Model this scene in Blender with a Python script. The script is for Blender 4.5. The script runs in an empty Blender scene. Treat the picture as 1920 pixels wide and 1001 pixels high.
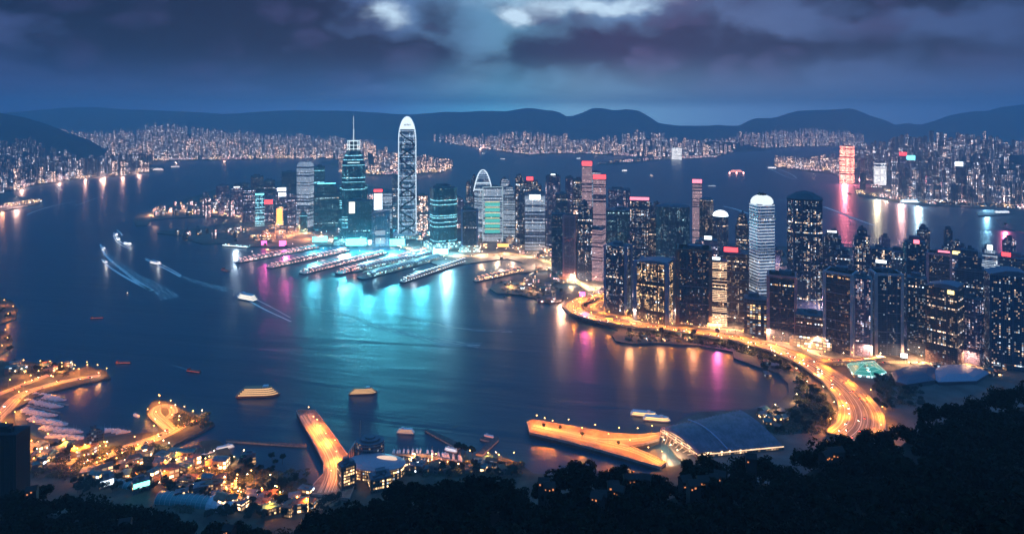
import bpy, math, random
from mathutils import Vector, noise
random.seed(7)
R = random.Random(11)
S = bpy.context.scene
C = S.collection

# ---------------------------------------------------------------- camera
HC, F, HY = 420.0, 1200.0, 215.0          # eye height (m), focal length and horizon row of the photo
cam = bpy.data.cameras.new('camera')
cam.sensor_width = 36; cam.lens = 36 * F / 1920
cam.shift_y = -(500.5 - HY) / 1920
cam.clip_start = 1; cam.clip_end = 60000
co = bpy.data.objects.new('camera', cam); C.objects.link(co)
co.location = (0, 0, HC); co.rotation_euler = (math.pi / 2, 0, 0)
S.camera = co
S.view_settings.view_transform = 'Standard'; S.view_settings.look = 'None'
S.view_settings.gamma = 1; S.view_settings.exposure = .2

def G(x, y, z=0.0):                        # photo position of a place on level z -> world point
    D = (HC - z) * F / (y - HY)
    return Vector(((x - 960) * D / F, D, z))

# ---------------------------------------------------------------- node helpers
class NT:
    def __init__(s, tree):
        s.t = tree; s.n = tree.nodes; s.l = tree.links
    def put(s, sock, v):
        if v is None: return
        if isinstance(v, bpy.types.NodeSocket): s.l.new(v, sock)
        elif isinstance(v, (tuple, list)):
            v = tuple(v)
            sock.default_value = v + (1,) if (len(v) == 3 and sock.type == 'RGBA') else v
        else: sock.default_value = v
    def m(s, op, a, b=None, c=None, clamp=False):
        n = s.n.new('ShaderNodeMath'); n.operation = op; n.use_clamp = clamp
        s.put(n.inputs[0], a); s.put(n.inputs[1], b); s.put(n.inputs[2], c)
        return n.outputs[0]
    def mix(s, f, a, b, typ='MIX'):
        n = s.n.new('ShaderNodeMixRGB'); n.blend_type = typ
        s.put(n.inputs[0], f); s.put(n.inputs[1], a); s.put(n.inputs[2], b)
        return n.outputs[0]
    def xyz(s, v):
        n = s.n.new('ShaderNodeSeparateXYZ'); s.put(n.inputs[0], v); return n.outputs
    def cmb(s, x, y, z=0.0):
        n = s.n.new('ShaderNodeCombineXYZ'); s.put(n.inputs[0], x); s.put(n.inputs[1], y); s.put(n.inputs[2], z)
        return n.outputs[0]
    def white(s, v):
        n = s.n.new('ShaderNodeTexWhiteNoise'); n.noise_dimensions = '3D'; s.put(n.inputs['Vector'], v)
        return n.outputs['Value'], n.outputs['Color']
    def noise(s, v, scale, det=3, rough=.5, dist=0):
        n = s.n.new('ShaderNodeTexNoise'); s.put(n.inputs['Vector'], v)
        n.inputs['Scale'].default_value = scale; n.inputs['Detail'].default_value = det
        n.inputs['Roughness'].default_value = rough; n.inputs['Distortion'].default_value = dist
        return n.outputs['Fac'], n.outputs['Color']
    def ramp(s, f, stops):
        n = s.n.new('ShaderNodeValToRGB'); s.put(n.inputs[0], f)
        e = n.color_ramp.elements
        while len(e) < len(stops): e.new(.5)
        for k, (p, c) in enumerate(stops):
            e[k].position = p; e[k].color = tuple(c) + (1,) if len(c) == 3 else c
        return n.outputs[0]
    def smooth(s, x, a, b):
        n = s.n.new('ShaderNodeMapRange'); n.interpolation_type = 'SMOOTHSTEP'
        s.put(n.inputs[0], x); n.inputs[1].default_value = a; n.inputs[2].default_value = b
        return n.outputs[0]

def lin(*c):                               # 0-255 picture colour -> linear
    return tuple(((v / 255) / 12.92 if v / 255 <= .04045 else ((v / 255 + .055) / 1.055) ** 2.4) for v in c)

# ---------------------------------------------------------------- dusk sky with broken cloud
W = bpy.data.worlds.new('World'); S.world = W; W.use_nodes = True
def build_world():
    t = NT(W.node_tree); t.n.clear()
    tc = t.n.new('ShaderNodeTexCoord')
    d = tc.outputs['Generated']
    x, y, z = t.xyz(d)
    az = t.m('ARCTAN2', x, y); el = t.m('ARCSINE', z)
    # domain warp makes the cloud masses billow
    wv = t.cmb(az, t.m('MULTIPLY', el, 1.7), 0.0)
    _, wc = t.noise(wv, 9, 6, .55)
    wx, wy, _z = t.xyz(wc)
    azw = t.m('ADD', az, t.m('MULTIPLY', t.m('SUBTRACT', wx, .5), .13))
    elw = t.m('ADD', el, t.m('MULTIPLY', t.m('SUBTRACT', wy, .5), .075))
    def blob(px, py, sx, sy, a):
        u = t.m('DIVIDE', t.m('SUBTRACT', azw, math.atan((px - 960) / F)), sx / F)
        v = t.m('DIVIDE', t.m('SUBTRACT', elw, math.atan((HY - py) / F)), sy / F)
        r = t.m('ADD', t.m('MULTIPLY', u, u), t.m('MULTIPLY', v, v))
        return t.m('MULTIPLY', t.m('POWER', 2.718, t.m('MULTIPLY', r, -1.0)), a)
    def total(bl):
        acc = None
        for b in bl:
            o = blob(*b); acc = o if acc is None else t.m('ADD', acc, o)
        return acc
    # billows: ridged cells at two sizes, lit from above
    def vor(v, sc):
        n = t.n.new('ShaderNodeTexVoronoi'); n.feature = 'SMOOTH_F1'; n.inputs['Scale'].default_value = sc; n.inputs['Smoothness'].default_value = .6
        t.put(n.inputs['Vector'], v); return n.outputs['Distance']
    wv2 = t.cmb(t.m('ADD', az, t.m('MULTIPLY', t.m('SUBTRACT', wx, .5), .10)), t.m('MULTIPLY', t.m('ADD', el, t.m('MULTIPLY', t.m('SUBTRACT', wy, .5), .06)), 1.6), 0.0)
    puff = t.m('SUBTRACT', .5, vor(wv2, 9)); puff2 = t.m('SUBTRACT', .45, vor(wv2, 24))
    fb, _ = t.noise(wv, 14, 7, .6, .2)
    det = t.m('ADD', t.m('ADD', t.m('MULTIPLY', puff, 1.0), t.m('MULTIPLY', puff2, .5)), t.m('MULTIPLY', t.m('SUBTRACT', fb, .5), .6))
    thick = total([(60, 10, 260, 70, 1.25), (400, 80, 210, 80, 1.35), (560, 125, 150, 36, .75), (745, 105, 130, 40, .85), (835, 25, 50, 40, .6), (600, 15, 90, 30, .6),
                   (1100, 95, 140, 56, 1.15), (1310, 100, 130, 60, 1.0), (1800, 8, 240, 40, 1.2), (1760, 125, 210, 38, .6), (960, 120, 130, 38, .55), (650, 150, 300, 16, .3), (1300, 160, 400, 14, .3),
                   (1560, 110, 150, 38, .6), (30, 130, 150, 30, .6), (110, 75, 100, 14, -.4), (1700, 50, 120, 14, -.35), (400, -130, 700, 90, .9), (1500, -130, 500, 90, .9)])
    thick = t.m('ADD', thick, t.m('MULTIPLY', det, t.smooth(el, .02, .07)))
    light = total([(728, 24, 42, 26, 1.3), (960, 38, 30, 14, 1.3), (1140, 8, 90, 14, 1.25), (990, 5, 150, 26, .55), (1180, 185, 200, 22, .15),
                   (900, 120, 90, 60, .26), (1250, 213, 200, 9, .30), (1700, 208, 150, 9, .2), (960, 170, 330, 24, .16), (600, 170, 260, 16, .14), (120, 88, 140, 14, .12), (1450, 60, 130, 45, .15)])
    A = t.smooth(az, -.75, .75)
    base = t.ramp(A, [(0, lin(54, 66, 110)), (.3, lin(80, 102, 150)), (.5, lin(100, 150, 184)), (.64, lin(102, 132, 172)), (.8, lin(88, 104, 148)), (1, lin(54, 74, 120))])
    dark = t.ramp(A, [(0, lin(8, 16, 44)), (.3, lin(30, 24, 54)), (.5, lin(28, 36, 66)), (.66, lin(52, 36, 70)), (.8, lin(44, 40, 72)), (1, lin(10, 20, 50))])
    col = t.mix(t.smooth(thick, .05, .95), base, dark)
    # inside the dark masses the puffs still show, faintly mauve
    col = t.mix(t.m('MULTIPLY', t.smooth(det, -.05, .45), .50), col, t.ramp(A, [(0, lin(50, 50, 92)), (.25, lin(72, 66, 110)), (.5, lin(84, 98, 138)), (.7, lin(108, 94, 138)), (1, lin(60, 64, 108))]))
    hl, _ = t.noise(wv, 30, 6, .65)
    lf = t.m('MULTIPLY', light, t.m('ADD', .3, t.m('ADD', hl, t.m('MULTIPLY', puff, .6))))
    col = t.mix(t.smooth(lf, .08, 1.15), col, lin(200, 226, 246))
    low = t.smooth(el, -.01, .10)
    hz = t.ramp(A, [(0, lin(44, 66, 124)), (.3, lin(76, 124, 184)), (.47, lin(104, 196, 236)), (.6, lin(156, 212, 240)), (.8, lin(120, 162, 206)), (1, lin(68, 104, 162))])
    hz = t.mix(t.smooth(el, .004, .03), t.mix(1.0, hz, (2.6, 2.7, 2.8), 'MULTIPLY'), hz)     # last light behind the mountains
    col = t.mix(low, t.mix(.8, col, hz), col)
    # the sky higher up, out of the picture, is an even blue dusk
    col = t.mix(t.smooth(el, .2, .5), col, (.016, .105, .32))
    col = t.mix(t.smooth(el, .5, .8), col, (.07, .33, .82))
    sk = t.n.new('ShaderNodeTexSky'); sk.sky_type = 'NISHITA'; sk.sun_disc = False
    sk.sun_elevation = math.radians(-3); sk.sun_rotation = math.radians(20)
    bg = t.n.new('ShaderNodeBackground'); t.put(bg.inputs[0], t.mix(1.0, col, t.mix(1.0, sk.outputs[0], (.05, .05, .05), 'MULTIPLY'), 'ADD'))
    bg.inputs[1].default_value = 1.0
    o = t.n.new('ShaderNodeOutputWorld'); t.l.new(bg.outputs[0], o.inputs[0])
build_world()
W.cycles.sampling_method = 'MANUAL'; W.cycles.sample_map_resolution = 512

# ---------------------------------------------------------------- object helpers
def tag(o, label=None, cat=None, group=None, kind=None):
    if label: o['label'] = label
    if cat: o['category'] = cat
    if group: o['group'] = group
    if kind: o['kind'] = kind
    return o
def empty(name, loc=(0, 0, 0), rz=0, **k):
    o = bpy.data.objects.new(name, None); C.objects.link(o)
    o.location = loc; o.rotation_euler = (0, 0, rz); o.empty_display_size = 5
    return tag(o, **k)
def rect(w, d, cx=0, cy=0, rot=0, ch=0):
    p = [(-w/2, -d/2), (w/2, -d/2), (w/2, d/2), (-w/2, d/2)]
    if ch:
        p = [(-w/2+ch, -d/2), (w/2-ch, -d/2), (w/2, -d/2+ch), (w/2, d/2-ch), (w/2-ch, d/2), (-w/2+ch, d/2), (-w/2, d/2-ch), (-w/2, -d/2+ch)]
    c, s = math.cos(rot), math.sin(rot)
    return [(cx + a*c - b*s, cy + a*s + b*c) for a, b in p]
def ell(w, d, n=16, cx=0, cy=0, rot=0):
    c, s = math.cos(rot), math.sin(rot); out = []
    for k in range(n):
        t = 2*math.pi*(k+.5)/n; a, b = w/2*math.cos(t), d/2*math.sin(t)
        out.append((cx + a*c - b*s, cy + a*s + b*c))
    return out
def area2(p): return sum(p[i][0]*p[(i+1) % len(p)][1] - p[(i+1) % len(p)][0]*p[i][1] for i in range(len(p)))
class MB:
    def __init__(s): s.v = []; s.f = []; s.uv = []; s.m = []
    def face(s, pts, mi=0, uvs=None):
        b = len(s.v); s.v += [tuple(p) for p in pts]; s.f.append(tuple(range(b, b+len(pts)))); s.m.append(mi)
        s.uv += uvs if uvs else [(p[0], p[1]) for p in pts]
    def loft(s, rings, side=0, cap=1, bottom=False):      # rings: (polygon, z); uv in metres
        for (p0, z0), (p1, z1) in zip(rings, rings[1:]):
            n = len(p0); u = 0.0
            for i in range(n):
                a, b = p0[i], p0[(i+1) % n]; c, d = p1[(i+1) % n], p1[i]
                L = math.hypot(b[0]-a[0], b[1]-a[1])
                s.face([(a[0], a[1], z0), (b[0], b[1], z0), (c[0], c[1], z1), (d[0], d[1], z1)], side,
                       [(u, z0), (u+L, z0), (u+L, z1), (u, z1)])
                u += L
        p, z = rings[-1]; s.face([(a, b, z) for a, b in p], cap)
        if bottom:
            p, z = rings[0]; s.face([(a, b, z) for a, b in reversed(p)], cap)
    def prism(s, poly, z0, z1, side=0, cap=1, top=1.0, bottom=False):
        if area2(poly) < 0: poly = poly[::-1]
        cx = sum(a for a, b in poly)/len(poly); cy = sum(b for a, b in poly)/len(poly)
        p1 = poly if top == 1 else [(cx+(a-cx)*top, cy+(b-cy)*top) for a, b in poly]
        s.loft([(poly, z0), (p1, z1)], side, cap, bottom)
    def box(s, w, d, h, x=0, y=0, z=0, rot=0, mi=0, cap=None, bottom=False):
        s.prism(rect(w, d, x, y, rot), z, z+h, mi, mi if cap is None else cap, bottom=bottom)
    def bar(s, a, b, r, n=6, mi=0):
        a = Vector(a); b = Vector(b); d = (b-a).normalized()
        u = d.cross(Vector((0, 0, 1)));
        if u.length < .01: u = Vector((1, 0, 0))
        u.normalize(); v = d.cross(u)
        q = [(u*math.cos(2*math.pi*k/n)+v*math.sin(2*math.pi*k/n))*r for k in range(n)]
        for k in range(n):
            s.face([a+q[k], a+q[(k+1) % n], b+q[(k+1) % n], b+q[k]], mi, [(0, 0), (1, 0), (1, 1), (0, 1)])
        s.face([a+x for x in q], mi); s.face([b+x for x in q[::-1]], mi)
    def mesh(s, name, mats):
        me = bpy.data.meshes.new(name); me.from_pydata(s.v, [], s.f)
        ul = me.uv_layers.new(name='UVMap')
        ul.data.foreach_set('uv', [c for p in s.uv for c in p])
        for m in (mats if isinstance(mats, (list, tuple)) else [mats]): me.materials.append(m)
        me.polygons.foreach_set('material_index', s.m)
        me.update(); return me
    def build(s, name, mats, parent=None, loc=(0, 0, 0), rz=0, **k):
        o = bpy.data.objects.new(name, s.mesh(name, mats)); C.objects.link(o)
        o.location = loc; o.rotation_euler = (0, 0, rz)
        if parent is not None: o.parent = parent
        return tag(o, **k)
def copy_tree(o, parent=None):
    c = o.copy(); C.objects.link(c); c.parent = parent
    for ch in o.children: copy_tree(ch, c)
    return c

# ---------------------------------------------------------------- materials
_mc = {}
def mat(name, col=(.3, .3, .3), rough=.6, metal=0, emit=None, es=0, var=0, vs=.05, sample=True):
    if name in _mc: return _mc[name]
    m = bpy.data.materials.new(name); m.use_nodes = True; t = NT(m.node_tree)
    b = t.n['Principled BSDF']
    b.inputs['Roughness'].default_value = rough; b.inputs['Metallic'].default_value = metal
    c = tuple(col)
    if var:
        tc = t.n.new('ShaderNodeTexCoord')
        f, _ = t.noise(tc.outputs['Object'], vs, 6, .6)
        c2 = t.mix(t.smooth(f, .3, .7), tuple(v*(1-var) for v in col), tuple(min(1, v*(1+var)) for v in col))
        t.put(b.inputs['Base Color'], c2)
    else: t.put(b.inputs['Base Color'], c)
    if emit:
        t.put(b.inputs['Emission Color'], tuple(emit)); b.inputs['Emission Strength'].default_value = es
        if not sample: m.cycles.emission_sampling = 'NONE'
    _mc[name] = m; return m

def facade(name, wall, glass, lit=.15, ca=(1, .62, .3), cb=(.75, .88, 1), warm=.5, es=4, cw=2.5, fh=3.4,
           band=0.0, bandc=None, rows=.05, wash=None, rough=.25, low=0.0):
    """curtain wall: a grid of windows, some of them lit; band = share of floors with a full strip of light"""
    if name in _mc: return _mc[name]
    m = bpy.data.materials.new(name); m.use_nodes = True; t = NT(m.node_tree)
    b = t.n['Principled BSDF']; m.cycles.emission_sampling = 'NONE'
    uvn = t.n.new('ShaderNodeUVMap'); uvn.uv_map = 'UVMap'
    u, v, _ = t.xyz(uvn.outputs[0])
    oi = t.n.new('ShaderNodeObjectInfo'); seed = t.m('MULTIPLY', oi.outputs['Random'], 531.7)
    us = t.m('DIVIDE', u, cw); vs = t.m('DIVIDE', v, fh)
    cx = t.m('FLOOR', us); cy = t.m('FLOOR', vs); fx = t.m('FRACT', us); fy = t.m('FRACT', vs)
    r1, rc = t.white(t.cmb(cx, cy, seed)); ra, rb, rd = t.xyz(rc)
    rr, _ = t.white(t.cmb(cy, seed, 3.3))
    rcol, _ = t.white(t.cmb(cx, seed, 8.3))
    cl, _ = t.noise(t.cmb(t.m('MULTIPLY', cx, .16), t.m('MULTIPLY', cy, .10), seed), 1.6, 2, .6)
    thr = t.m('MULTIPLY', t.m('POWER', t.smooth(cl, .22, .8), 1.5), lit * 4.0)
    thr = t.m('MULTIPLY', thr, t.m('ADD', .35, rcol))
    if low: thr = t.m('ADD', thr, t.m('MULTIPLY', t.m('POWER', 2.718, t.m('DIVIDE', v, -22.0)), low))
    thr = t.m('ADD', thr, t.m('MULTIPLY', t.m('LESS_THAN', rr, rows), .75))
    bay = t.m('GREATER_THAN', t.m('FRACT', t.m('DIVIDE', cx, 6.0)), .15)           # solid piers between bays
    mech = t.m('GREATER_THAN', t.m('FRACT', t.m('DIVIDE', t.m('ADD', cy, t.m('FLOOR', t.m('MULTIPLY', oi.outputs['Random'], 13))), 17.0)), .1)   # plant floors
    on = t.m('MULTIPLY', t.m('LESS_THAN', r1, thr), t.m('MULTIPLY', bay, mech))
    shape = t.m('MULTIPLY', t.m('MULTIPLY', t.m('GREATER_THAN', fx, .16), t.m('LESS_THAN', fx, .88)),
                t.m('MULTIPLY', t.m('GREATER_THAN', fy, .28), t.m('LESS_THAN', fy, .86)))
    e = t.m('MULTIPLY', t.m('MULTIPLY', on, shape), t.m('ADD', .12, t.m('MULTIPLY', t.m('POWER', ra, 2.5), 1.9)))
    ec = t.mix(t.m('LESS_THAN', rb, warm), tuple(cb), tuple(ca))
    bn, _ = t.noise(t.cmb(t.m('MULTIPLY', u, .01), t.m('MULTIPLY', v, .004), seed), 3, 3)
    wallc = t.mix(t.m('MULTIPLY', bn, .8), tuple(wall), tuple(w*.55 for w in wall))
    glc = t.mix(rd, tuple(glass), tuple(g*.5 for g in glass))
    t.put(b.inputs['Base Color'], t.mix(t.m('MULTIPLY', shape, bay), wallc, glc))
    t.put(b.inputs['Roughness'], t.m('ADD', t.m('MULTIPLY', shape, rough-.7), .7))
    ev = t.mix(1.0, ec, t.cmb(e, e, e), 'MULTIPLY')
    if band:
        w, _ = t.noise(t.cmb(t.m('MULTIPLY', u, .05), cy, seed), 2.0, 2)
        bm = t.m('MULTIPLY', t.m('LESS_THAN', fy, .42), t.m('LESS_THAN', rr, band))
        bm = t.m('MULTIPLY', bm, t.m('ADD', .25, w))
        ev = t.mix(1.0, ev, t.mix(1.0, tuple(bandc or cb), t.cmb(bm, bm, bm), 'MULTIPLY'), 'ADD')
    t.put(b.inputs['Emission Color'], ev); b.inputs['Emission Strength'].default_value = es*1.3
    _mc[name] = m; return m

WARM = (1, .55, .22); PEACH = (1, .66, .42); COOL = (.62, .82, 1); CYAN = (.3, .85, 1); WHT = (.9, .95, 1)
F_ = {
 'teal':   dict(wall=(0.045, 0.112, 0.135), glass=(.02, .06, .08), lit=.16, warm=.12, cb=(.6, .95, 1), rows=.05, es=1.4),
 'tealB':  dict(wall=(.05, .13, .15), glass=(.04, .12, .15), lit=.22, warm=.08, ca=PEACH, cb=CYAN, rows=.10, es=1.4, band=.12, bandc=CYAN),
 'cyan':   dict(wall=(.10, .22, .27), glass=(.08, .2, .25), lit=.4, warm=.05, cb=CYAN, rows=.2, es=1.5, band=.35, bandc=(.5, .9, 1)),
 'navy':   dict(wall=(0.055, 0.088, 0.154), glass=(.015, .03, .055), lit=.13, warm=.55, ca=PEACH, rows=.03, es=1.8),
 'navyL':  dict(wall=(0.06, 0.09, 0.16), glass=(.02, .03, .06), lit=.26, warm=.6, ca=PEACH, rows=.05, es=2.0),
 'dark':   dict(wall=(0.066, 0.066, 0.099), glass=(.012, .02, .035), lit=.1, warm=.75, ca=WARM, rows=.04, es=2.2),
 'brown':  dict(wall=(0.135, 0.09, 0.09), glass=(.04, .03, .04), lit=.2, warm=.85, ca=PEACH, rows=.06, es=1.8),
 'gold':   dict(wall=(.10, .07, .06), glass=(.04, .03, .03), lit=.55, warm=.95, ca=(1, .58, .26), rows=.12, es=1.9, low=.3),
 'goldB':  dict(wall=(.20, .13, .10), glass=(.06, .04, .04), lit=.4, warm=1, ca=(1, .6, .32), rows=.1, es=1.5, band=.75, bandc=(1, .62, .36), low=.3),
 'pink':   dict(wall=(.42, .24, .26), glass=(.2, .1, .14), lit=.12, warm=.7, ca=(1, .6, .5), rows=.02, es=1.4),
 'pinkB':  dict(wall=(.40, .25, .28), glass=(.12, .07, .12), lit=.3, warm=.8, ca=(1, .6, .55), rows=.1, es=.62, band=.8, bandc=(1, .6, .6)),
 'grey':   dict(wall=(.20, .24, .32), glass=(.06, .09, .13), lit=.2, warm=.4, ca=PEACH, rows=.08, es=1.6),
 'greyB':  dict(wall=(.30, .36, .44), glass=(.1, .14, .2), lit=.3, warm=.3, ca=PEACH, cb=WHT, rows=.1, es=.75, band=.6, bandc=(.7, .85, 1)),
 'white':  dict(wall=(.5, .56, .62), glass=(.08, .12, .18), lit=.3, warm=.1, cb=WHT, rows=.1, es=.62, band=1.0, bandc=(.8, .9, 1), fh=6.0),
 'purple': dict(wall=(0.15, 0.135, 0.255), glass=(.05, .05, .1), lit=.28, warm=.5, ca=(1, .6, .5), cb=(.8, .8, 1), rows=.06, es=1.7),
 'pod':    dict(wall=(.3, .25, .22), glass=(.1, .08, .07), lit=1.0, warm=.9, ca=(1, .6, .3), rows=.6, es=3.0, cw=6, fh=5, low=.6),
 'podc':   dict(wall=(.25, .3, .3), glass=(.08, .12, .12), lit=.8, warm=.15, cb=(.5, .95, 1), rows=.5, es=2.0, cw=6, fh=5, low=.6),
 'podp':   dict(wall=(.3, .25, .25), glass=(.1, .08, .08), lit=.9, warm=.6, ca=(1, .5, .45), cb=(1, .9, .9), rows=.5, es=2.4, cw=6, fh=5, low=.6),
 'podd':   dict(wall=(.10, .10, .12), glass=(.04, .05, .07), lit=.3, warm=.7, ca=WARM, rows=.15, es=2.0, cw=5, fh=4, low=.25),
 'aptB':   dict(wall=(.34, .38, .46), glass=(.05, .06, .1), lit=.42, warm=.55, ca=(1, .62, .46), cb=(.9, .92, 1), rows=.02, es=3.3, cw=4, fh=4.2, low=.5),
 'aptW':   dict(wall=(.34, .28, .28), glass=(.08, .07, .09), lit=.6, warm=.8, ca=(1, .58, .40), cb=(1, .85, .8), rows=.04, es=4.2, cw=4, fh=4.2, low=1.0),
 'aptD':   dict(wall=(.09, .10, .15), glass=(.03, .035, .06), lit=.2, warm=.6, ca=(1, .62, .46), cb=(.85, .9, 1), rows=.01, es=2.4, cw=4, fh=4.2, low=.4),
 'ruby':   dict(wall=(.5, .18, .18), glass=(.3, .08, .08), lit=1.0, warm=.6, ca=(1, .20, .15), cb=(1, .5, .3), rows=.6, es=4.5, band=.8, bandc=(1, .32, .22), cw=5, fh=6),
 'blaze':  dict(wall=(.7, .7, .68), glass=(.3, .3, .3), lit=1.0, warm=.3, ca=(1, .85, .7), cb=WHT, rows=.7, es=2.0, band=.9, bandc=(1, .95, .9), cw=5, fh=6),
}
def FM(k):
    d = dict(F_[k]); return facade('facade_' + k, **d)
ROOF = mat('roof_concrete', (.10, .11, .14), .8, var=.3, vs=.1)
STEEL = mat('painted_steel', (.35, .38, .42), .4, .6)
STONE = mat('pale_stone_frame', (.42, .40, .44), .6, var=.2)
PINKS = mat('pink_granite', (.46, .26, .28), .5, var=.2)
DARKM = mat('dark_metal', (.03, .035, .045), .4, .5)
def glow(name, col, es, sample=True): return mat('light_' + name, (.05, .05, .05), .5, emit=col, es=es, sample=sample)
E_WHITE = glow('white', (.85, .95, 1), 2.6); E_RED = glow('red', (1, .06, .07), 3.0); E_CYAN = glow('cyan', (.2, .85, 1), 3.0)
E_WARM = glow('warm', (1, .55, .2), 4.0); E_PINK = glow('pink', (1, .22, .3), 2.2); E_ORANGE = glow('orange', (1, .32, .07), 3.5)
E_EDGE = glow('edge', (.75, .9, 1), 1.2, False); E_GREEN = glow('green', (.1, .9, .6), 3.0); E_YEL = glow('yellow', (1, .75, .25), 3)
# ---------------------------------------------------------------- water, land, hills
def interp(pts, x):
    if x <= pts[0][0]: return pts[0][1]
    for (a, b), (c, d) in zip(pts, pts[1:]):
        if x <= c: return b + (d-b)*(x-a)/(c-a)
    return pts[-1][1]
def water_mat():
    m = bpy.data.materials.new('harbour_water'); m.use_nodes = True; t = NT(m.node_tree); b = t.n['Principled BSDF']
    tc = t.n.new('ShaderNodeTexCoord'); x, y, z = t.xyz(tc.outputs['Object'])
    b.inputs['Roughness'].default_value = .36; b.inputs['IOR'].default_value = 1.5
    v = t.cmb(t.m('MULTIPLY', x, .28), t.m('ADD', y, t.m('MULTIPLY', x, .12)), 0)
    n1, _ = t.noise(v, .05, 5, .55, .4)
    v2 = t.cmb(t.m('MULTIPLY', x, .10), t.m('ADD', y, t.m('MULTIPLY', x, .22)), 0)
    n2, _ = t.noise(v2, .012, 4, .55, .8)
    bp = t.n.new('ShaderNodeBump'); bp.inputs['Strength'].default_value = 1; bp.inputs['Distance'].default_value = 1.0
    t.put(bp.inputs['Height'], t.m('ADD', t.m('MULTIPLY', n1, .45), t.m('MULTIPLY', n2, 1.7)))
    t.l.new(bp.outputs[0], b.inputs['Normal'])
    t.put(b.inputs['Base Color'], t.mix(t.smooth(n2, .3, .7), (.001, .024, .052), (.002, .034, .068)))
    return m
w = MB(); w.face([(-13500, 60, 0), (13500, 60, 0), (13500, 13600, 0), (-13500, 13600, 0)])
w.build('water', water_mat(), kind='structure')
GROUND = mat('city_ground', (.075, .07, .065), .8, var=.5, vs=.03)
SEAWALL = mat('sea_wall_stone', (.10, .10, .11), .8, var=.3, vs=.3)
PARK = mat('park_ground', (.045, .045, .03), .9, var=.6, vs=.06)
QUAY = mat('quay_paving', (.26, .24, .22), .7, var=.35, vs=.08)
def land(name, pts, z=3.0, m=None, world=False, base=-2.0, **k):
    p = [G(x, y, 0)[:2] for x, y in pts]
    q = MB()
    if area2(p) < 0: p = p[::-1]
    n = len(p)
    for i in range(n):
        a, b = p[i], p[(i+1) % n]
        q.face([(a[0], a[1], base), (b[0], b[1], base), (b[0], b[1], z), (a[0], a[1], z)], 1)
    from mathutils.geometry import tessellate_polygon
    vv = [Vector((a, b, z)) for a, b in p]
    for tri in tessellate_polygon([vv]):
        t3 = [vv[i] for i in tri]
        if (t3[1]-t3[0]).cross(t3[2]-t3[0]).z < 0: t3 = t3[::-1]
        q.face(t3, 0)
    k.setdefault('kind', 'structure')
    return q.build(name, [m or GROUND, SEAWALL], **k)
CENTRAL = [(250, 414), (258, 402), (300, 393), (335, 378), (375, 366), (430, 348), (560, 338), (700, 350), (850, 378), (1000, 408), (1200, 440),
  (1300, 455), (1460, 463), (1700, 466), (1920, 480), (2300, 500), (2600, 760), (1900, 1001), (1400, 960), (1270, 860), (1240, 815), (1285, 786), (1310, 776), (1370, 773),
  (1430, 770), (1462, 755), (1479, 740), (1477, 722), (1460, 702), (1420, 690), (1376, 674), (1374, 662), (1310, 650), (1220, 645),
  (1185, 647), (1155, 642), (1148, 632), (1160, 622), (1130, 611), (1098, 602), (1068, 592), (1053, 576), (1058, 562), (1055, 556), (1098, 543), (1095, 536),
  (1040, 531), (1015, 540), (1005, 548), (1038, 562), (1056, 562), (1052, 569), (1030, 571), (1008, 563), (975, 555), (930, 551), (918, 543), (935, 531), (960, 526), (1000, 519), (1038, 515), (1036, 506), (1000, 511), (975, 514), (972, 505), (980, 494), (950, 487),
  (900, 493), (870, 497), (830, 503), (805, 492), (790, 468), (720, 462), (650, 460), (600, 462), (565, 466), (470, 463), (430, 462), (420, 458), (380, 459), (355, 452),
  (340, 443), (295, 439), (300, 434), (350, 432), (425, 420), (430, 410), (400, 407), (330, 410), (282, 414), (275, 424), (255, 425)]
land('ground', CENTRAL)
land('ground', [(-400, 440), (0, 398), (72, 384), (80, 378), (30, 368), (18, 360), (70, 347), (140, 338), (235, 331), (285, 323), (308, 318), (308, 312), (280, 310), (284, 303),
   (340, 303), (480, 300), (500, 296), (620, 297), (690, 300), (700, 285), (700, 236), (-400, 236)])
land('ground', [(600, 305), (690, 330), (780, 329), (830, 324), (852, 313), (845, 303), (810, 292), (700, 288)])
land('ground', [(815, 262), (822, 267), (850, 271), (960, 288), (990, 293), (1050, 289), (1150, 292), (1190, 295), (1130, 305), (1118, 311), (1165, 309), (1240, 301), (1338, 297), (1380, 286),
   (1440, 282), (1500, 276), (1620, 275), (1700, 272), (1700, 236), (815, 236)])
land('ground', [(1450, 303), (1453, 316), (1500, 321), (1560, 327), (1598, 345), (1605, 355), (1610, 368), (1650, 373), (1690, 380), (1745, 386), (1860, 391), (1860, 394), (1830, 400),
   (1835, 406), (1900, 403), (1868, 413), (1880, 428), (1920, 438), (2300, 470), (2300, 236), (1700, 236), (1600, 285), (1500, 297)])
# south shore at the foot of the hill
SOUTH = [(-300, 900), (-300, 700), (0, 680), (60, 682), (110, 689), (130, 700), (165, 690), (198, 698), (208, 712), (150, 724), (100, 737), (62, 750), (22, 776), (30, 800), (70, 824),
   (110, 834), (160, 838), (200, 822), (250, 818), (298, 812), (295, 800), (275, 778), (276, 766), (290, 753), (320, 757), (345, 772), (402, 798), (380, 812), (330, 836), (315, 846), (345, 852),
   (380, 842), (372, 832), (405, 828), (425, 840), (440, 862), (470, 878), (520, 892), (560, 910), (590, 912), (606, 900), (645, 862), (660, 862), (725, 866), (750, 858), (860, 872), (905, 860), (950, 862), (985, 880),
   (1000, 892), (1100, 900), (1180, 905), (1250, 880), (1300, 870), (1300, 1300), (-300, 1300)]
land('ground', SOUTH, m=PARK)
land('island', [(-60, 560), (0, 560), (22, 565), (34, 582), (30, 600), (0, 610), (-60, 615)], m=PARK)
land('island', [(-60, 625), (0, 621), (20, 630), (25, 642), (18, 655), (0, 668), (-60, 672)], m=PARK)

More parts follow.
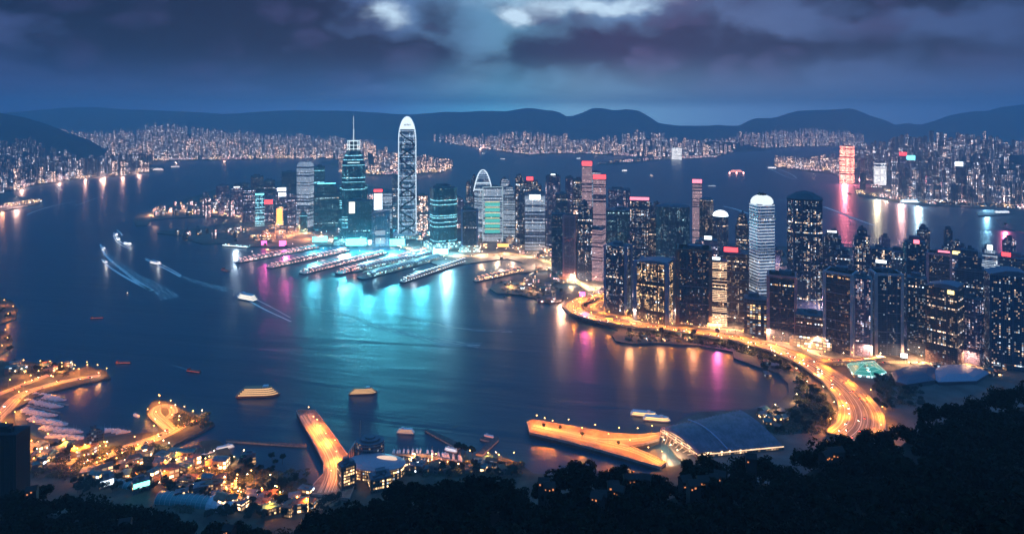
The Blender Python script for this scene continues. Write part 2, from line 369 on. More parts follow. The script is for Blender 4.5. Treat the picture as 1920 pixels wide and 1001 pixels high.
FOREST = mat('forest_slope', (.006, .014, .017), .95, var=.5, vs=.01)
def ridge(name, prof, Df, Dc, Db, seed, m=FOREST, amp=.12, **k):
    """hill range whose crest passes through the given photo heights at distance Dc"""
    q = MB(); xs = [prof[0][0] + (prof[-1][0]-prof[0][0])*i/110 for i in range(111)]
    T = [(Df, 0), (Df+.25*(Dc-Df), .22), (Df+.5*(Dc-Df), .5), (Df+.75*(Dc-Df), .8), (Dc, 1), (Dc+.4*(Db-Dc), .6), (Db, 0)]
    g = []
    for x in xs:
        zc = HC - (interp(prof, x)-HY)*Dc/F
        row = []
        for D, h in T:
            n = noise.fractal(Vector((x*.012+seed, D*.0007, seed)), 1, 2, 5)
            hh = h*zc + (0 if h in (0,) else n*amp*zc*(1 if h < 1 else .25))
            row.append(((x-960)*D/F, D, hh - (2 if h == 0 else 0)))
        g.append(row)
    for i in range(len(g)-1):
        for j in range(len(T)-1):
            q.face([g[i][j], g[i+1][j], g[i+1][j+1], g[i][j+1]])
    o = q.build(name, m, kind='structure', **k)
    for p in o.data.polygons: p.use_smooth = True
ridge('hills', [(740, 222), (780, 214), (830, 210), (860, 211), (900, 208), (950, 209), (985, 203), (1005, 204), (1020, 207), (1045, 209), (1065, 221), (1085, 215), (1110, 204), (1130, 203), (1150, 207), (1180, 205),
   (1200, 209), (1215, 218), (1235, 231), (1270, 236), (1300, 238), (1310, 239), (1345, 234), (1380, 238), (1415, 222), (1450, 223), (1490, 209), (1520, 207), (1560, 205), (1595, 203), (1610, 207), (1630, 217), (1645, 221), (1660, 226), (1680, 235), (1700, 231),
   (1725, 235), (1755, 226), (1780, 217), (1810, 211), (1830, 208), (1850, 209), (1875, 201), (1900, 199), (1920, 197), (1990, 192), (2100, 190)], 10300, 12000, 13400, 3.1)
ridge('hills', [(-200, 208), (0, 212), (150, 200), (300, 208), (420, 214), (560, 206), (700, 211), (800, 216), (860, 222), (900, 240)], 10800, 12600, 13450, 9.7)
ridge('hills', [(-500, 205), (-200, 196), (0, 212), (50, 222), (92, 235), (130, 250), (165, 262), (195, 279), (210, 292)], 4750, 5500, 6600, 5.2, amp=.05)
ridge('hills', [(1270, 281), (1300, 270), (1335, 265), (1380, 268), (1420, 276), (1450, 282)], 7300, 7800, 8600, 2.2)
ridge('hills', [(1820, 312), (1850, 304), (1890, 292), (1920, 290), (1990, 282), (2300, 262)], 3700, 4100, 4900, 7.7, amp=.06)

# ---------------------------------------------------------------- apartment districts across the water
CAND = []
def district(x0, x1, shore, top, depth, rows, styles, phrase, hmin=70, hmax=140, gap=40, wmin=18, wmax=32):
    gr = MB(); NX = 40
    def gz(x, t):
        D1 = HC*F/(interp(shore, x)-HY)
        Db = D1*(1+depth); zt = HC-(interp(top, x)-HY)*Db/F
        return max(0, zt-hmax*.92)*t**1.4
    gg = [[None]*(9) for _ in range(NX+1)]
    for i in range(NX+1):
        x = x0+(x1-x0)*i/NX; D1 = HC*F/(interp(shore, x)-HY)
        for j in range(9):
            t = j/7*1.05; D = D1*(1.004+depth*t)
            gg[i][j] = ((x-960)*D/F, D, 3.02+gz(x, min(t, 1))*(1 if j < 8 else .0))
    for i in range(NX):
        for j in range(8): gr.face([gg[i][j], gg[i+1][j], gg[i+1][j+1], gg[i][j+1]])
    gr.build('ground', FOREST, kind='structure')
    for r in range(rows):
        t = (r+.12)/(rows-.6); t = min(t, 1)
        x = x0
        while x < x1:
            D1 = HC*F/(interp(shore, x)-HY); D = D1*(1.006+depth*t)*R.uniform(.99, 1.01)
            w = R.uniform(wmin, wmax); step = (w+R.uniform(.1, 1)*gap*.5)*F/D
            zt = HC-(interp(top, x)-HY)*D/F
            b = gz(x, t); h = R.uniform(hmin, hmax)
            if noise.noise(Vector((x*.02, r*3.1, 1.7))) > .25: h *= 1.12
            h = min(h, (zt-b)*R.uniform(.8, 1.05))
            if R.random() < .07: x += step; continue
            if h > 14 and not (1620 < x < 1672 and D < 4100) and not (1566 < x < 1610 and D < 4600): CAND.append((h*w*(F/D)**2, (x-960)*D/F, D, b+2, w, R.uniform(.7, 1.1)*w, h, R.uniform(-.5, .5), R.choice(styles(x, t)), phrase))
            x += step
LEFT_SH = [(-80, 376), (0, 366), (18, 360), (70, 346), (140, 337), (235, 330), (285, 321)]
district(-60, 284, LEFT_SH, [(-60, 250), (0, 257), (60, 254), (78, 268), (150, 284), (200, 287), (285, 290)], .30, 6,
         lambda x, t: ['aptD', 'aptD', 'aptB'] if t > .1 else ['aptD', 'aptB', 'aptW'], 'left waterfront', 60, 120, 55)
district(90, 700, [(90, 318), (190, 310), (285, 302), (340, 302), (500, 297), (700, 300)],
         [(90, 246), (190, 246), (250, 240), (290, 229), (330, 230), (365, 238), (440, 242), (520, 250), (560, 248), (610, 254), (700, 262)], .42, 7,
         lambda x, t: ['aptW', 'aptB', 'aptB'] if t < .5 else ['aptB'], 'far left shore', 60, 125, 60)
district(95, 192, [(95, 262), (192, 285)], [(95, 236), (120, 240), (150, 243), (192, 246)], .05, 2, lambda x, t: ['aptW'], 'slope above the far left shore', 60, 110, 40)
district(640, 846, [(640, 322), (690, 328), (780, 327), (830, 322), (852, 313)], [(640, 268), (690, 262), (740, 280), (775, 288), (815, 290), (846, 300)], .10, 4,
         lambda x, t: ['aptW', 'aptB', 'aptW'], 'middle headland', 50, 105, 45)
district(815, 1245, [(815, 265), (845, 270), (960, 287), (990, 291), (1050, 288), (1150, 291), (1245, 296)],
         [(815, 251), (900, 250), (930, 252), (945, 244), (990, 244), (1005, 246), (1062, 248), (1072, 262), (1120, 258), (1140, 250), (1180, 248), (1195, 242), (1245, 246)], .22, 4,
         lambda x, t: ['aptB', 'aptW'] if t > .3 else ['aptW', 'aptB'], 'far shore below the hills', 60, 110, 60)
district(1245, 1620, [(1245, 296), (1340, 290), (1400, 280), (1500, 275), (1620, 275)],
         [(1245, 252), (1300, 262), (1380, 256), (1385, 245), (1430, 244), (1450, 240), (1480, 247), (1510, 238), (1545, 240), (1620, 250)], .28, 4,
         lambda x, t: ['aptB', 'aptB', 'aptW'], 'far shore below the hills', 60, 110, 60)
district(1455, 1600, [(1455, 314), (1560, 323), (1600, 340)], [(1455, 292), (1520, 292), (1600, 284)], .14, 3, lambda x, t: ['aptW', 'aptB'], 'bright right headland', 30, 70, 40)
RSH = [(1600, 352), (1610, 366), (1650, 371), (1690, 378), (1745, 384), (1860, 389), (2060, 395)]
district(1606, 2040, RSH, [(1606, 262), (1660, 262), (1690, 250), (1740, 245), (1800, 243), (1845, 243), (1870, 256), (1920, 262), (2040, 268)], .75, 9,
         lambda x, t: ['aptD', 'aptD', 'aptB', 'aptB'], 'right shore', 60, 125, 55)
CAND.sort(key=lambda c: -c[0])
WORDS = {'aptD': 'dark', 'aptB': 'blue grey', 'aptW': 'peach lit'}
def apt_geo(q, x, y, b, w, d, h, rz, u0):
    """cruciform residential tower with a lift house; a new offset of the window grid each time"""
    n0 = len(q.uv)
    q.prism(rect(w, d*.55, x, y, rz), b-6, b+h)
    q.prism(rect(w*.55, d, x, y, rz), b-6, b+h*1.0+.5)
    q.prism(rect(w*.3, d*.35, x, y, rz), b+h+.4, b+h+5, 1)
    for i in range(n0, len(q.uv)): q.uv[i] = (q.uv[i][0]+u0, q.uv[i][1]-b)
NIND = 290
for c in CAND[:NIND]:
    q = MB(); apt_geo(q, 0, 0, 0, c[4], c[5], c[6], 0, 0)
    q.build('apartment_tower', [FM(c[8]), ROOF], loc=(c[1], c[2], c[3]), rz=c[7],
            label='%s apartment tower in the crowded rows on the %s' % (WORDS[c[8]], c[9]), cat='tower', group='%s apartment towers on the %s' % (WORDS[c[8]], c[9]))
for st in ('aptD', 'aptB', 'aptW'):
    q = MB()
    for c in CAND[NIND:]:
        if c[8] == st: apt_geo(q, c[1], c[2], c[3], c[4], c[5], c[6], c[7], 5*R.randrange(4000))
    q.build('distant_apartment_towers', [FM(st), ROOF], label='mass of %s far apartment towers too small to tell apart' % WORDS[st], cat='city', kind='stuff')
print('apartments', len(CAND))

# low bright buildings on the far quays
def quay_row(pts, n, styles, phrase, h=(8, 22), w=(30, 70), back=.006):
    tot = [0]
    for a, b in zip(pts, pts[1:]): tot.append(tot[-1]+math.hypot(b[0]-a[0], b[1]-a[1]))
    for i in range(n):
        s = tot[-1]*(i+R.uniform(.1, .9))/n
        k = max(j for j in range(len(tot)-1) if tot[j] <= s); f = (s-tot[k])/(tot[k+1]-tot[k])
        x = pts[k][0]+f*(pts[k+1][0]-pts[k][0]); y = pts[k][1]+f*(pts[k+1][1]-pts[k][1])
        a, b = G(*pts[k]), G(*pts[k+1]); p = G(x, y)*(1+back*R.uniform(.6, 3))
        st = R.choice(styles); ww = R.uniform(*w); hh = R.uniform(*h)
        q = MB(); q.box(ww, R.uniform(14, 26), hh); q.box(ww*.5, 10, hh+R.uniform(2, 5), cap=1, y=1)
        q.build('waterfront_block', [FM(st), ROOF], loc=(p.x, p.y, 3), rz=math.atan2(b.y-a.y, b.x-a.x),
                label='low brightly lit waterfront building on the quay of the %s' % phrase, cat='building', group='low lit buildings on the quay of the %s' % phrase)
quay_row([(18, 359), (70, 346), (140, 337), (235, 330), (300, 318)], 26, ['pod', 'podp', 'podd'], 'left waterfront', w=(30, 60))
quay_row([(0, 392), (70, 381)], 7, ['pod', 'podp', 'pod'], 'small left pier', w=(30, 60), h=(6, 14))
quay_row([(285, 302), (480, 299), (620, 296)], 26, ['pod', 'pod', 'podp'], 'far left shore', w=(40, 110), h=(10, 28))
quay_row([(640, 322), (690, 328), (780, 328), (830, 323), (850, 313)], 16, ['pod', 'pod', 'podp'], 'middle headland', w=(30, 80), h=(8, 26))
quay_row([(845, 270), (990, 291), (1050, 288), (1150, 291), (1190, 295)], 26, ['podp', 'podp', 'pod'], 'far shore below the hills', w=(50, 150), h=(10, 34))
quay_row([(1125, 309), (1240, 300), (1338, 296), (1380, 285)], 20, ['podp', 'podd', 'podp'], 'far middle pier', w=(40, 100), h=(8, 26))
quay_row([(1453, 314), (1500, 319), (1560, 325), (1598, 345)], 14, ['podp', 'podp', 'pod'], 'bright right headland', w=(40, 90), h=(10, 26))
quay_row([(1610, 366), (1690, 379), (1745, 384), (1860, 390), (1960, 398)], 24, ['pod', 'podp', 'podd'], 'right shore', w=(25, 60), h=(6, 18))
quay_row([(1640, 362), (1760, 368), (1920, 380)], 20, ['pod', 'podp', 'podd'], 'street behind the right shore', w=(25, 60), h=(8, 22), back=.02)
# ---------------------------------------------------------------- towers of the near city
EM = {'red': E_RED, 'white': E_WHITE, 'cyan': E_CYAN, 'warm': E_WARM, 'pink': E_PINK, 'orange': E_ORANGE, 'green': E_GREEN, 'yellow': E_YEL}
FOOT = []
def place(x0, x1, yt, yb, rot, dr):
    a, b = G(x0, yb), G(x1, yb); D = a.y; Wp = b.x-a.x
    cx0 = (a.x+b.x)/2
    view = math.atan2(cx0, D); r = rot*math.pi/180           # rot is measured from facing the viewer
    w = Wp/(math.cos(r)+dr*abs(math.sin(r)))*math.cos(view)
    w = max(w, 8); d = w*dr
    ext = (abs(math.sin(r))*w + abs(math.cos(r))*d)/2
    zt = HC-(yt-HY)*D/F
    cx = cx0*(1+ext/D); cy = D+ext
    return cx, cy, w, d, zt-3, r-view, D
def sign(root, w, d, z, col, sw, sh, dx=0, face=True):
    """roof sign: a lit panel in a dark frame on two struts"""
    q = MB(); q.box(sw, 1.2, sh, dx, -d/2-.2, z)
    s = q.build('rooftop_sign', EM[col], root)
    q = MB(); q.box(sw+1.6, 1.0, .8, dx, -d/2+.5, z-.8); q.box(sw+1.6, 1.0, .8, dx, -d/2+.5, z+sh)
    for e in (-1, 1): q.box(.8, 1.0, sh+6, dx+e*(sw/2+.4), -d/2+.52, z-5)
    for e in (-.25, .25): q.bar((dx+e*sw, -d/2+1, z+sh*.5), (dx+e*sw, d*.1, z-2), .4)
    q.build('sign_frame', DARKM, s)
def ledges(root, poly, z0, z1, n, m, t=.7, hh=.6):
    q = MB(); cx = sum(a for a, b in poly)/len(poly); cy = sum(b for a, b in poly)/len(poly)
    def ex(k):
        out = []
        for a, b in poly:
            L = math.hypot(a-cx, b-cy); out.append((cx+(a-cx)*(1+k/L), cy+(b-cy)*(1+k/L)))
        return out
    for i in range(n):
        z = z0+(z1-z0)*(i+1)/n; q.prism(ex(t), z-hh, z, 0, 0, bottom=True)
    return q.build('floor_ledge', m, root)
def plant(root, w, d, z, rr, name='roof_plant'):
    q = MB()
    q.box(w*rr.uniform(.3, .5), d*rr.uniform(.3, .5), rr.uniform(4, 8), w*rr.uniform(-.12, .12), d*rr.uniform(-.1, .15), z)
    for _ in range(5): q.box(rr.uniform(2, 5), rr.uniform(2, 5), rr.uniform(1.5, 3.5), w*rr.uniform(-.38, .38), d*rr.uniform(-.38, .38), z)
    q.build(name, ROOF, root)
NT_ = [0]
def T(x0, x1, yt, yb, st, label, top='flat', rot=0, dr=.85, sg=None, pil=None, pod=None, mast=0, led=None, cat='tower', name='office_tower', group=None, crown=None):
    cx, cy, w, d, h, rz, D = place(x0, x1, yt, yb, rot, dr)
    NT_[0] += 1; rr = random.Random(NT_[0]*77+3)
    root = empty(name, (cx, cy, 3), rz, label=label, cat=cat, group=group)
    FOOT.append((cx, cy, max(w, d)*.75))
    fm = [FM(st), ROOF]; q = MB(); z0 = -1
    poly = rect(w, d)
    if top == 'flat':
        q.prism(poly, z0, h-3); q.prism(rect(w*.96, d*.96), h-3.01, h-1.6, 1); q.build('body', fm, root); plant(root, w, d, h-1.6, rr)
    elif top == 'cham':
        poly = rect(w, d, ch=min(w, d)*.2); q.prism(poly, z0, h); q.prism(rect(w*.8, d*.8, ch=w*.15), h-.01, h+4, 1); q.build('body', fm, root); plant(root, w, d, h+4, rr)
    elif top == 'slope':
        q.prism(poly, z0, h*.93); q.loft([(poly, h*.93), (rect(w*.86, d*.86), h*.97), (rect(w*.6, d*.6), h)], 0, 1); q.build('body', fm, root)
    elif top == 'step':
        q.prism(poly, z0, h*.8); q.prism(rect(w*.8, d*.8), h*.8-.01, h*.93); q.prism(rect(w*.55, d*.55), h*.93-.01, h); q.build('body', fm, root); plant(root, w*.4, d*.4, h, rr)
    elif top == 'round':
        poly = ell(w, d, 20); q.prism(poly, z0, h-6); q.loft([(poly, h-6), (ell(w*.9, d*.9, 20), h-3), (ell(w*.6, d*.6, 20), h)], 1, 1); q.build('body', fm, root)
    elif top == 'dome':
        poly = ell(w, d, 20); q.prism(poly, z0, h*.9)
        q.build('body', fm, root); q = MB()
        q.loft([(ell(w*math.cos(a*.3)*1.0, d*math.cos(a*.3), 20), h*.9+h*.1*math.sin(a*.3)) for a in range(0, 6)], 0, 0)
        q.build('dome', EM[crown] if crown else ROOF, root)
    elif top == 'curve':       # roof sweeps up to one side
        q.prism(poly, z0, h*.95)
        q.build('body', fm, root); q = MB(); n = 8
        for i in range(n):
            xa, xb = -w/2+w*i/n, -w/2+w*(i+1)/n
            fa = lambda v: h*.95+1+h*.05*math.sin((v/w+.5)*math.pi*.75)
            for y0, y1, fl in ((-d/2, -d/2, 0), (d/2, d/2, 1)):
                p = [(xa, y0, h*.95), (xb, y0, h*.95), (xb, y0, fa(xb)), (xa, y0, fa(xa))]; q.face(p[::-1] if fl else p, 0)
            q.face([(xa, -d/2, fa(xa)), (xb, -d/2, fa(xb)), (xb, d/2, fa(xb)), (xa, d/2, fa(xa))], 0)
        for xx, fl in ((-w/2, 1), (w/2, 0)):
            p = [(xx, -d/2, h*.95), (xx, d/2, h*.95), (xx, d/2, fa(xx)), (xx, -d/2, fa(xx))]; q.face(p[::-1] if fl else p, 0)
        q.build('curved_roof', mat('grey_roof_metal', (.16, .18, .23), .4, .3), root)
    elif top == 'pyr':         # octagonal shaft under a pyramid
        poly = rect(w, d, ch=min(w, d)*.22); q.prism(poly, z0, h*.93)
        q.build('body', fm, root); q = MB()
        q.loft([(rect(w*1.03, d*1.03, ch=w*.22), h*.93), (rect(w*1.03, d*1.03, ch=w*.22), h*.94), (rect(w*.5, d*.5, ch=w*.12), h*.985), (rect(w*.1, d*.1, ch=w*.02), h)], 0, 0)
        q.build('pyramid_roof', mat('dark_slate_roof', (.03, .04, .06), .5), root)
    elif top == 'frame':       # glass slab held by stone piers and a cornice
        q.prism(rect(w*.94, d*.94), z0, h-2); q.build('body', fm, root); q = MB()
        q.prism(rect(w*1.02, d*1.02), h-6, h-2, 0, 0, bottom=True); q.build('cornice', STONE if not pil else pil, root); plant(root, w, d, h-2, rr)
    if D < 1900 and led is not False and top in ('flat', 'frame', 'step'):
        zt = h*.78 if top == 'step' else h-7
        ledges(root, rect(w*.94, d*.94) if top == 'frame' else poly, 8, zt, max(3, int(zt/(4*rr.choice([4, 6, 8])))), led or STEEL)
    if pil:                    # corner piers
        q = MB(); pw = w*.11
        for sx in (-1, 1):
            for sy in (-1, 1): q.box(pw, pw, h-1.5+.3*sx, sx*(w/2), sy*(d/2-pw*.3), -1)
        q.build('corner_pier', pil, root)
    if pod:
        q = MB(); q.prism(rect(w*1.35, d*1.3), -1, 14); q.prism(rect(w*1.2, d*1.15), 13.9, 19); q.build('podium', [FM(pod), ROOF], root)
    if mast:
        q = MB(); q.bar((0, 0, h-2), (0, 0, h+mast*.6), .9); q.bar((0, 0, h+mast*.6), (0, 0, h+mast), .45); q.build('mast', STEEL, root)
    if sg: sign(root, w*(.94 if top == 'frame' else 1), d, h+sg[3] if len(sg) > 3 else h, sg[0], w*sg[1], sg[2], sg[4]*w if len(sg) > 4 else 0)
    root['_wdh'] = (w, d, h)
    return root
GREYP = mat('blue_grey_cladding', (.16, .20, .32), .6, var=.15)
BR = mat('bronze_fins', (.22, .14, .11), .5, .3)

# --- the tallest tower: rounded top, bright rim, dark bracing on pale glass
def tall_tower():
    cx, cy, w, d, h, rz, D = place(746, 781, 219, 449, 0, .9)
    r = empty('skyscraper', (cx, cy, 3), rz, label='tallest tower, slender, with a white rounded crown and dark diagonal bracing on pale glass', cat='tower')
    def half(z):
        t = z/h
        return w/2*(1 if t < .8 else max(.04, math.sqrt(max(0, 1-((t-.8)/.2)**2.1))))*(1-.05*t)
    zs = [h*i/48 for i in range(47)]+[h*.97, h*.98, h*.99, h*.996, h]
    m = facade('pale_brace_glass', (.24, .32, .40), (.34, .44, .52), lit=.7, warm=.12, ca=PEACH, cb=(.65, .85, 1), rows=.15, es=.7, cw=2.6, fh=3.8, band=.15, bandc=(.6, .8, 1))
    q = MB(); q.loft([(rect(2*half(z), d*half(z)/(w/2), ch=2*half(z)*.16), z) for z in zs if z <= h*.9], 0, 1); q.build('body', [m, ROOF], r)
    q = MB(); q.loft([(rect(2*half(z)*1.03, d*half(z)/(w/2)*1.03, ch=2*half(z)*.18), z) for z in zs if z >= h*.895], 0, 0); cr = q.build('crown', glow('crown', (.8, .93, 1), 1.25), r)
    q = MB(); yf = lambda z: -d*half(z)/w-.9
    for k in range(5): q.box(2.2, 1.0, 5+k % 3, (k-2)*4.6, -d*half(h*.925)/w-1.2, h*.925)
    q.build('crown_opening', DARKM, cr)
    q = MB()
    for s in (-1, 1):
        for z0_, z1_ in zip(zs, zs[1:]):
            a = half(z0_)*s*.97; b = half(z1_)*s*.97
            q.bar((a, -d*half(z0_)/w*.85, z0_), (b, -d*half(z1_)/w*.85, z1_), 1.5, 5)
    q.build('lit_edge', E_EDGE, r)
    q = MB(); n = 8                                             # wandering diagonal braces
    for k in range(n):
        za, zb = h*(.03+.105*k), h*(.03+.105*(k+1))
        for s in ((1, -1) if k % 2 else (-1, 1)):
            a = half(za)*.82*s; b = -half(zb)*.82*s
            P = [(a+(b-a)*(3*u*u-2*u*u*u), yf(za), za+(zb-za)*u) for u in (0, .2, .4, .6, .8, 1)]
            if s == (1 if k % 2 else -1) or k % 3 == 0:
                for p0, p1 in zip(P, P[1:]): q.bar(p0, p1, 2.5, 5)
        q.box(1.62*half(zb), 1.2, 3, 0, yf(zb), zb)
    q.build('diagonal_brace', mat('navy_brace', (.02, .035, .07), .5), r)
    q = MB(); q.prism(rect(w*1.5, d*1.4), -1, 12); q.prism(rect(w*1.15, d*1.15), 11.9, 17, 1, 1); q.build('podium', [FM('podc'), mat('white_soffit', (.6, .65, .7), .6)], r)
tall_tower()

def spire_tower():
    cx, cy, w, d, h, rz, D = place(641, 685, 283, 458, 0, .9); k = D/F
    r = empty('skyscraper', (cx, cy, 3), rz, label='teal glass tower with stepped shoulders, a lit cage on top and a tall white mast', cat='tower')
    q = MB(); P = [(rect(w, d, ch=w*.12), -1), (rect(w, d, ch=w*.12), h*.80), (rect(w*.93, d*.93, ch=w*.18), h*.88), (rect(w*.74, d*.74, ch=w*.2), h*.955), (rect(w*.55, d*.55, ch=w*.12), h)]
    q.loft(P, 0, 1); q.build('body', [FM('tealB'), ROOF], r)
    q = MB()
    for s in (-1, 1): q.box(w*.16, d*.5, h*.62, s*w*.53, 0, -1)
    q.build('side_wing', [FM('tealB'), ROOF], r)
    q = MB(); q.box(w*.52, 2, 9, 0, -d*.455, h*.845)
    q.build('lit_panel', glow('panel', (.75, 1, 1), 1.6), r)
    q = MB(); c = w*.26
    for i in range(8):
        a = 2*math.pi*i/8; q.bar((c*math.cos(a), c*math.sin(a), h-.5), (c*math.cos(a), c*math.sin(a), h+33), 1.0, 5)
    for z in (4, 16, 30): q.prism(ell(2*c+3, 2*c+3, 12), h+z, h+z+1.6, 0, 0, bottom=True)
    cg = q.build('crown_cage', glow('cage', (.75, .95, 1), 1.2), r)
    q = MB(); q.prism(ell(c*1.2, c*1.2, 10), h-.5, h+28); q.build('cage_core', DARKM, cg)
    q = MB(); q.bar((0, 0, h+27), (0, 0, h+70), 1.6); q.bar((0, 0, h+70), (0, 0, h+112), .8); q.build('mast', glow('mast', (.8, .95, 1), .8), r)
    q = MB(); q.prism(rect(w*1.7, d*1.5), -1, 12); q.prism(rect(w*1.4, d*1.2), 11.9, 17); q.build('podium', [FM('podc'), ROOF], r)
spire_tower()

def arch_tower():
    cx, cy, w, d, h, rz, D = place(889, 922, 372, 448, 0, .8); k = D/F
    r = empty('office_tower', (cx, cy, 3), rz, label='oval tower whose pointed top is outlined by a white lit arch', cat='tower')
    H2 = HC-(321-HY)*k-3
    q = MB(); q.prism(ell(w, d, 20), -1, H2*.72)
    rg = [(ell(w*math.sqrt(max(.02, 1-((t)/1.02)**1.9)), d*math.sqrt(max(.02, 1-(t/1.02)**1.9)), 20), H2*(.72+.27*t)) for t in [i/9 for i in range(10)]]
    q.loft(rg, 0, 1); q.build('body', [FM('greyB'), ROOF], r)
    q = MB(); pts = []
    for i in range(25):
        s = -1+2*i/24; t = (1-abs(s)**2.2); pts.append((s*w*.53, -d*.30*(1-t)-d*.2*(1-t*.6), H2*(.70+.31*t)))
    for p, n in zip(pts, pts[1:]): q.bar(p, n, 1.9, 6)
    q.box(w*.9, 1.5, 2.5, 0, -d*.50, H2*.72); q.box(w*.74, 1.5, 2, 0, -d*.46, H2*.82)
    q.build('lit_arch', E_EDGE, r)
arch_tower()

def green_tower():
    r = T(905, 943, 352, 455, 'greyB', 'block with teal lit panels and gold bands between white edge fins', 'flat', 0, .7, led=False)
    w, d, h = r['_wdh']
    for i in range(6):
        z = h*(.16+.1*i)
        q = MB(); q.box(w*.74, 1.2, h*.062, -w*.02, -d/2-.3, z); q.build('lit_panel', glow('tealpanel', (.12, .75, .65), .75, True), r)
        q = MB(); q.box(w*.7, 1.4, 2.6, -w*.02, -d/2-.3, z+h*.068); q.build('gold_band', glow('goldband', (1, .85, .4), .9, False), r)
    q = MB()
    for s in (-1, 1): q.box(2.4, 2.4, h+3, s*w*.49, -d/2-.6, -1)
    q.box(w, 2.2, 2, 0, -d/2-.5, h+1); q.build('edge_fin', glow('fin', (.7, .9, .95), .6, False), r)
green_tower()

def striped_dome():
    cx, cy, w, d, h, rz, D = place(1402, 1455, 366, 612, 32, 1)
    r = empty('office_tower', (cx, cy, 3), rz, label='white banded tower with wavy floor lines and a white domed crown', cat='tower')
    q = MB(); P = rect(w, d, ch=w*.10); q.prism(P, -1, h*.925); q.build('body', [FM('white'), ROOF], r)
    q = MB(); n = 34
    for i in range(n):
        z = h*(.05+.87*i/n); q.prism(rect(w+1.6, d+1.6, ch=w*.11), z, z+1.7, 0, 0, bottom=True)
    q.build('floor_ledge', mat('white_ledge', (.75, .8, .85), .5), r)
    q = MB(); q.loft([(rect(w*c, d*c, ch=w*c*.25), z) for c, z in ((1.02, h*.92), (1.02, h*.945), (.9, h*.965), (.72, h*.978), (.45, h*.988))], 0, 0)
    cr = q.build('crown', glow('dome', (.85, .95, 1), 1.1), r)
    q = MB()
    for k in range(7):
        a = 2*math.pi*k/7; q.box(3, 3, 4+k % 3, w*.17*math.cos(a), w*.17*math.sin(a), h*.985)
    q.box(w*.2, w*.2, h*.012, 0, 0, h*.985); q.build('roof_plant', DARKM, cr)
striped_dome()

# --- every other tower, one line each: left, right, top, base (photo rows), facade, label, options
T(556, 589, 304, 428, 'greyB', 'tall slab with pale horizontal light strips and a sloping top', 'slope', -28, .7)
T(586, 609, 312, 405, 'tealB', 'narrow tower with cyan floor lines behind the sloping topped slab', 'flat', 0, .8)
T(588, 637, 345, 430, 'teal', 'wide stepped teal block left of the mast tower', 'step', 0, .6, sg=('cyan', .7, 3, 0, 0))
a = T(608, 627, 350, 420, 'tealB', 'block carrying a tall white screen near its top', 'flat', 0, .7)
w, d, h = a['_wdh']; q = MB(); q.box(w*.8, 1.5, 36, 0, -d/2-.8, h-44); q.build('led_screen', E_WHITE, a)
a = T(652, 698, 376, 462, 'teal', 'dark teal block in front of the mast tower with a white window panel', 'flat', 0, .6, pod='podc')
w, d, h = a['_wdh']; q = MB(); q.box(w*.24, 1.5, 36, -w*.33, -d/2-.8, h-40); q.build('led_screen', glow('cream', (1, .95, .8), 1.6), a)
a = T(697, 731, 398, 464, 'grey', 'grey block with two pale square panels on its front', 'curve', 0, .7)
w, d, h = a['_wdh']; q = MB(); q.box(w*.55, 1.5, 20, -w*.03, -d/2-.8, 8); q.box(w*.55, 1.5, 14, -w*.03, -d/2-.8, 36); q.build('pale_panel', glow('palep', (.55, .65, .75), .6, False), a)
a = T(700, 718, 361, 440, 'grey', 'slim block with a tall white screen under a red roof sign', 'flat', 0, .8, sg=('red', .9, 9, 2))
w, d, h = a['_wdh']; q = MB(); q.box(w*.85, 1.5, 56, 0, -d/2-.8, h-60); q.build('led_screen', E_WHITE, a)
T(716, 735, 362, 430, 'greyB', 'grey block hung with light points beside the white screen', 'flat', 0, .8)
T(735, 752, 332, 436, 'grey', 'pale block half hidden left of the tallest tower', 'flat', 0, .8)
T(779, 802, 366, 440, 'aptW', 'peach lit block right of the tallest tower', 'flat', 0, .8)
T(803, 860, 354, 470, 'tealB', 'broad twin fronted teal tower with a chamfered roof', 'cham', 18, .8, pod='podc')
T(866, 895, 393, 474, 'navy', 'dark navy block with a pale right edge near the quay', 'frame', 0, .8, pil=GREYP, pod='podc')
T(893, 910, 348, 440, 'pinkB', 'block with a pink roof sign beside the lit arch', 'flat', 0, .8, sg=('pink', 1.3, 7, 1))
T(944, 966, 350, 448, 'greyB', 'pale slab strung with lights just right of the teal panelled block', 'step', 0, .8, mast=58)
T(966, 1021, 340, 452, 'navyL', 'wide navy tower topped by a round red light', 'step', 0, .6, sg=('red', .22, 12, 3))
a = T(984, 1022, 362, 470, 'greyB', 'navy block with a white screen high on its front', 'flat', 0, .7)
w, d, h = a['_wdh']; q = MB(); q.box(w*.55, 1.5, 14, 0, -d/2-.8, h-20); q.build('led_screen', E_WHITE, a)
T(1023, 1051, 331, 462, 'purple', 'tall pale purple tower with a white lamp on its roof', 'cham', 0, .8, sg=('white', .3, 4, 4))
T(1042, 1064, 362, 470, 'navy', 'dark tower between the purple tower and the pink slab', 'flat', 0, .8)
T(1060, 1075, 331, 450, 'purple', 'slim speckled tower behind the pink slab', 'flat', 0, .8)
T(1074, 1092, 336, 450, 'navyL', 'slim speckled tower left of the red capped tower', 'flat', 0, .8)
T(1091, 1110, 306, 452, 'pinkB', 'tallest of the pink striped towers with a square red cap', 'flat', 0, .8, sg=('red', 1.0, 14, -8))
T(1107, 1126, 322, 440, 'greyB', 'pale striped tower between the two red capped towers', 'flat', 0, .8)
T(1112, 1136, 332, 480, 'pinkB', 'second pink striped tower with a wide red cap', 'flat', 0, .8, sg=('red', 1.0, 13, -6))
T(1034, 1060, 400, 514, 'navy', 'dark slab immediately left of the pink stone slab', 'flat', 0, .9)
T(1056, 1084, 403, 526, 'pink', 'plain pink stone slab with a recessed groove', 'frame', -20, .7, pil=PINKS)
T(1082, 1110, 384, 528, 'navyL', 'dark tower with pairs of lit windows beside the pink stone slab', 'step', 0, .9)
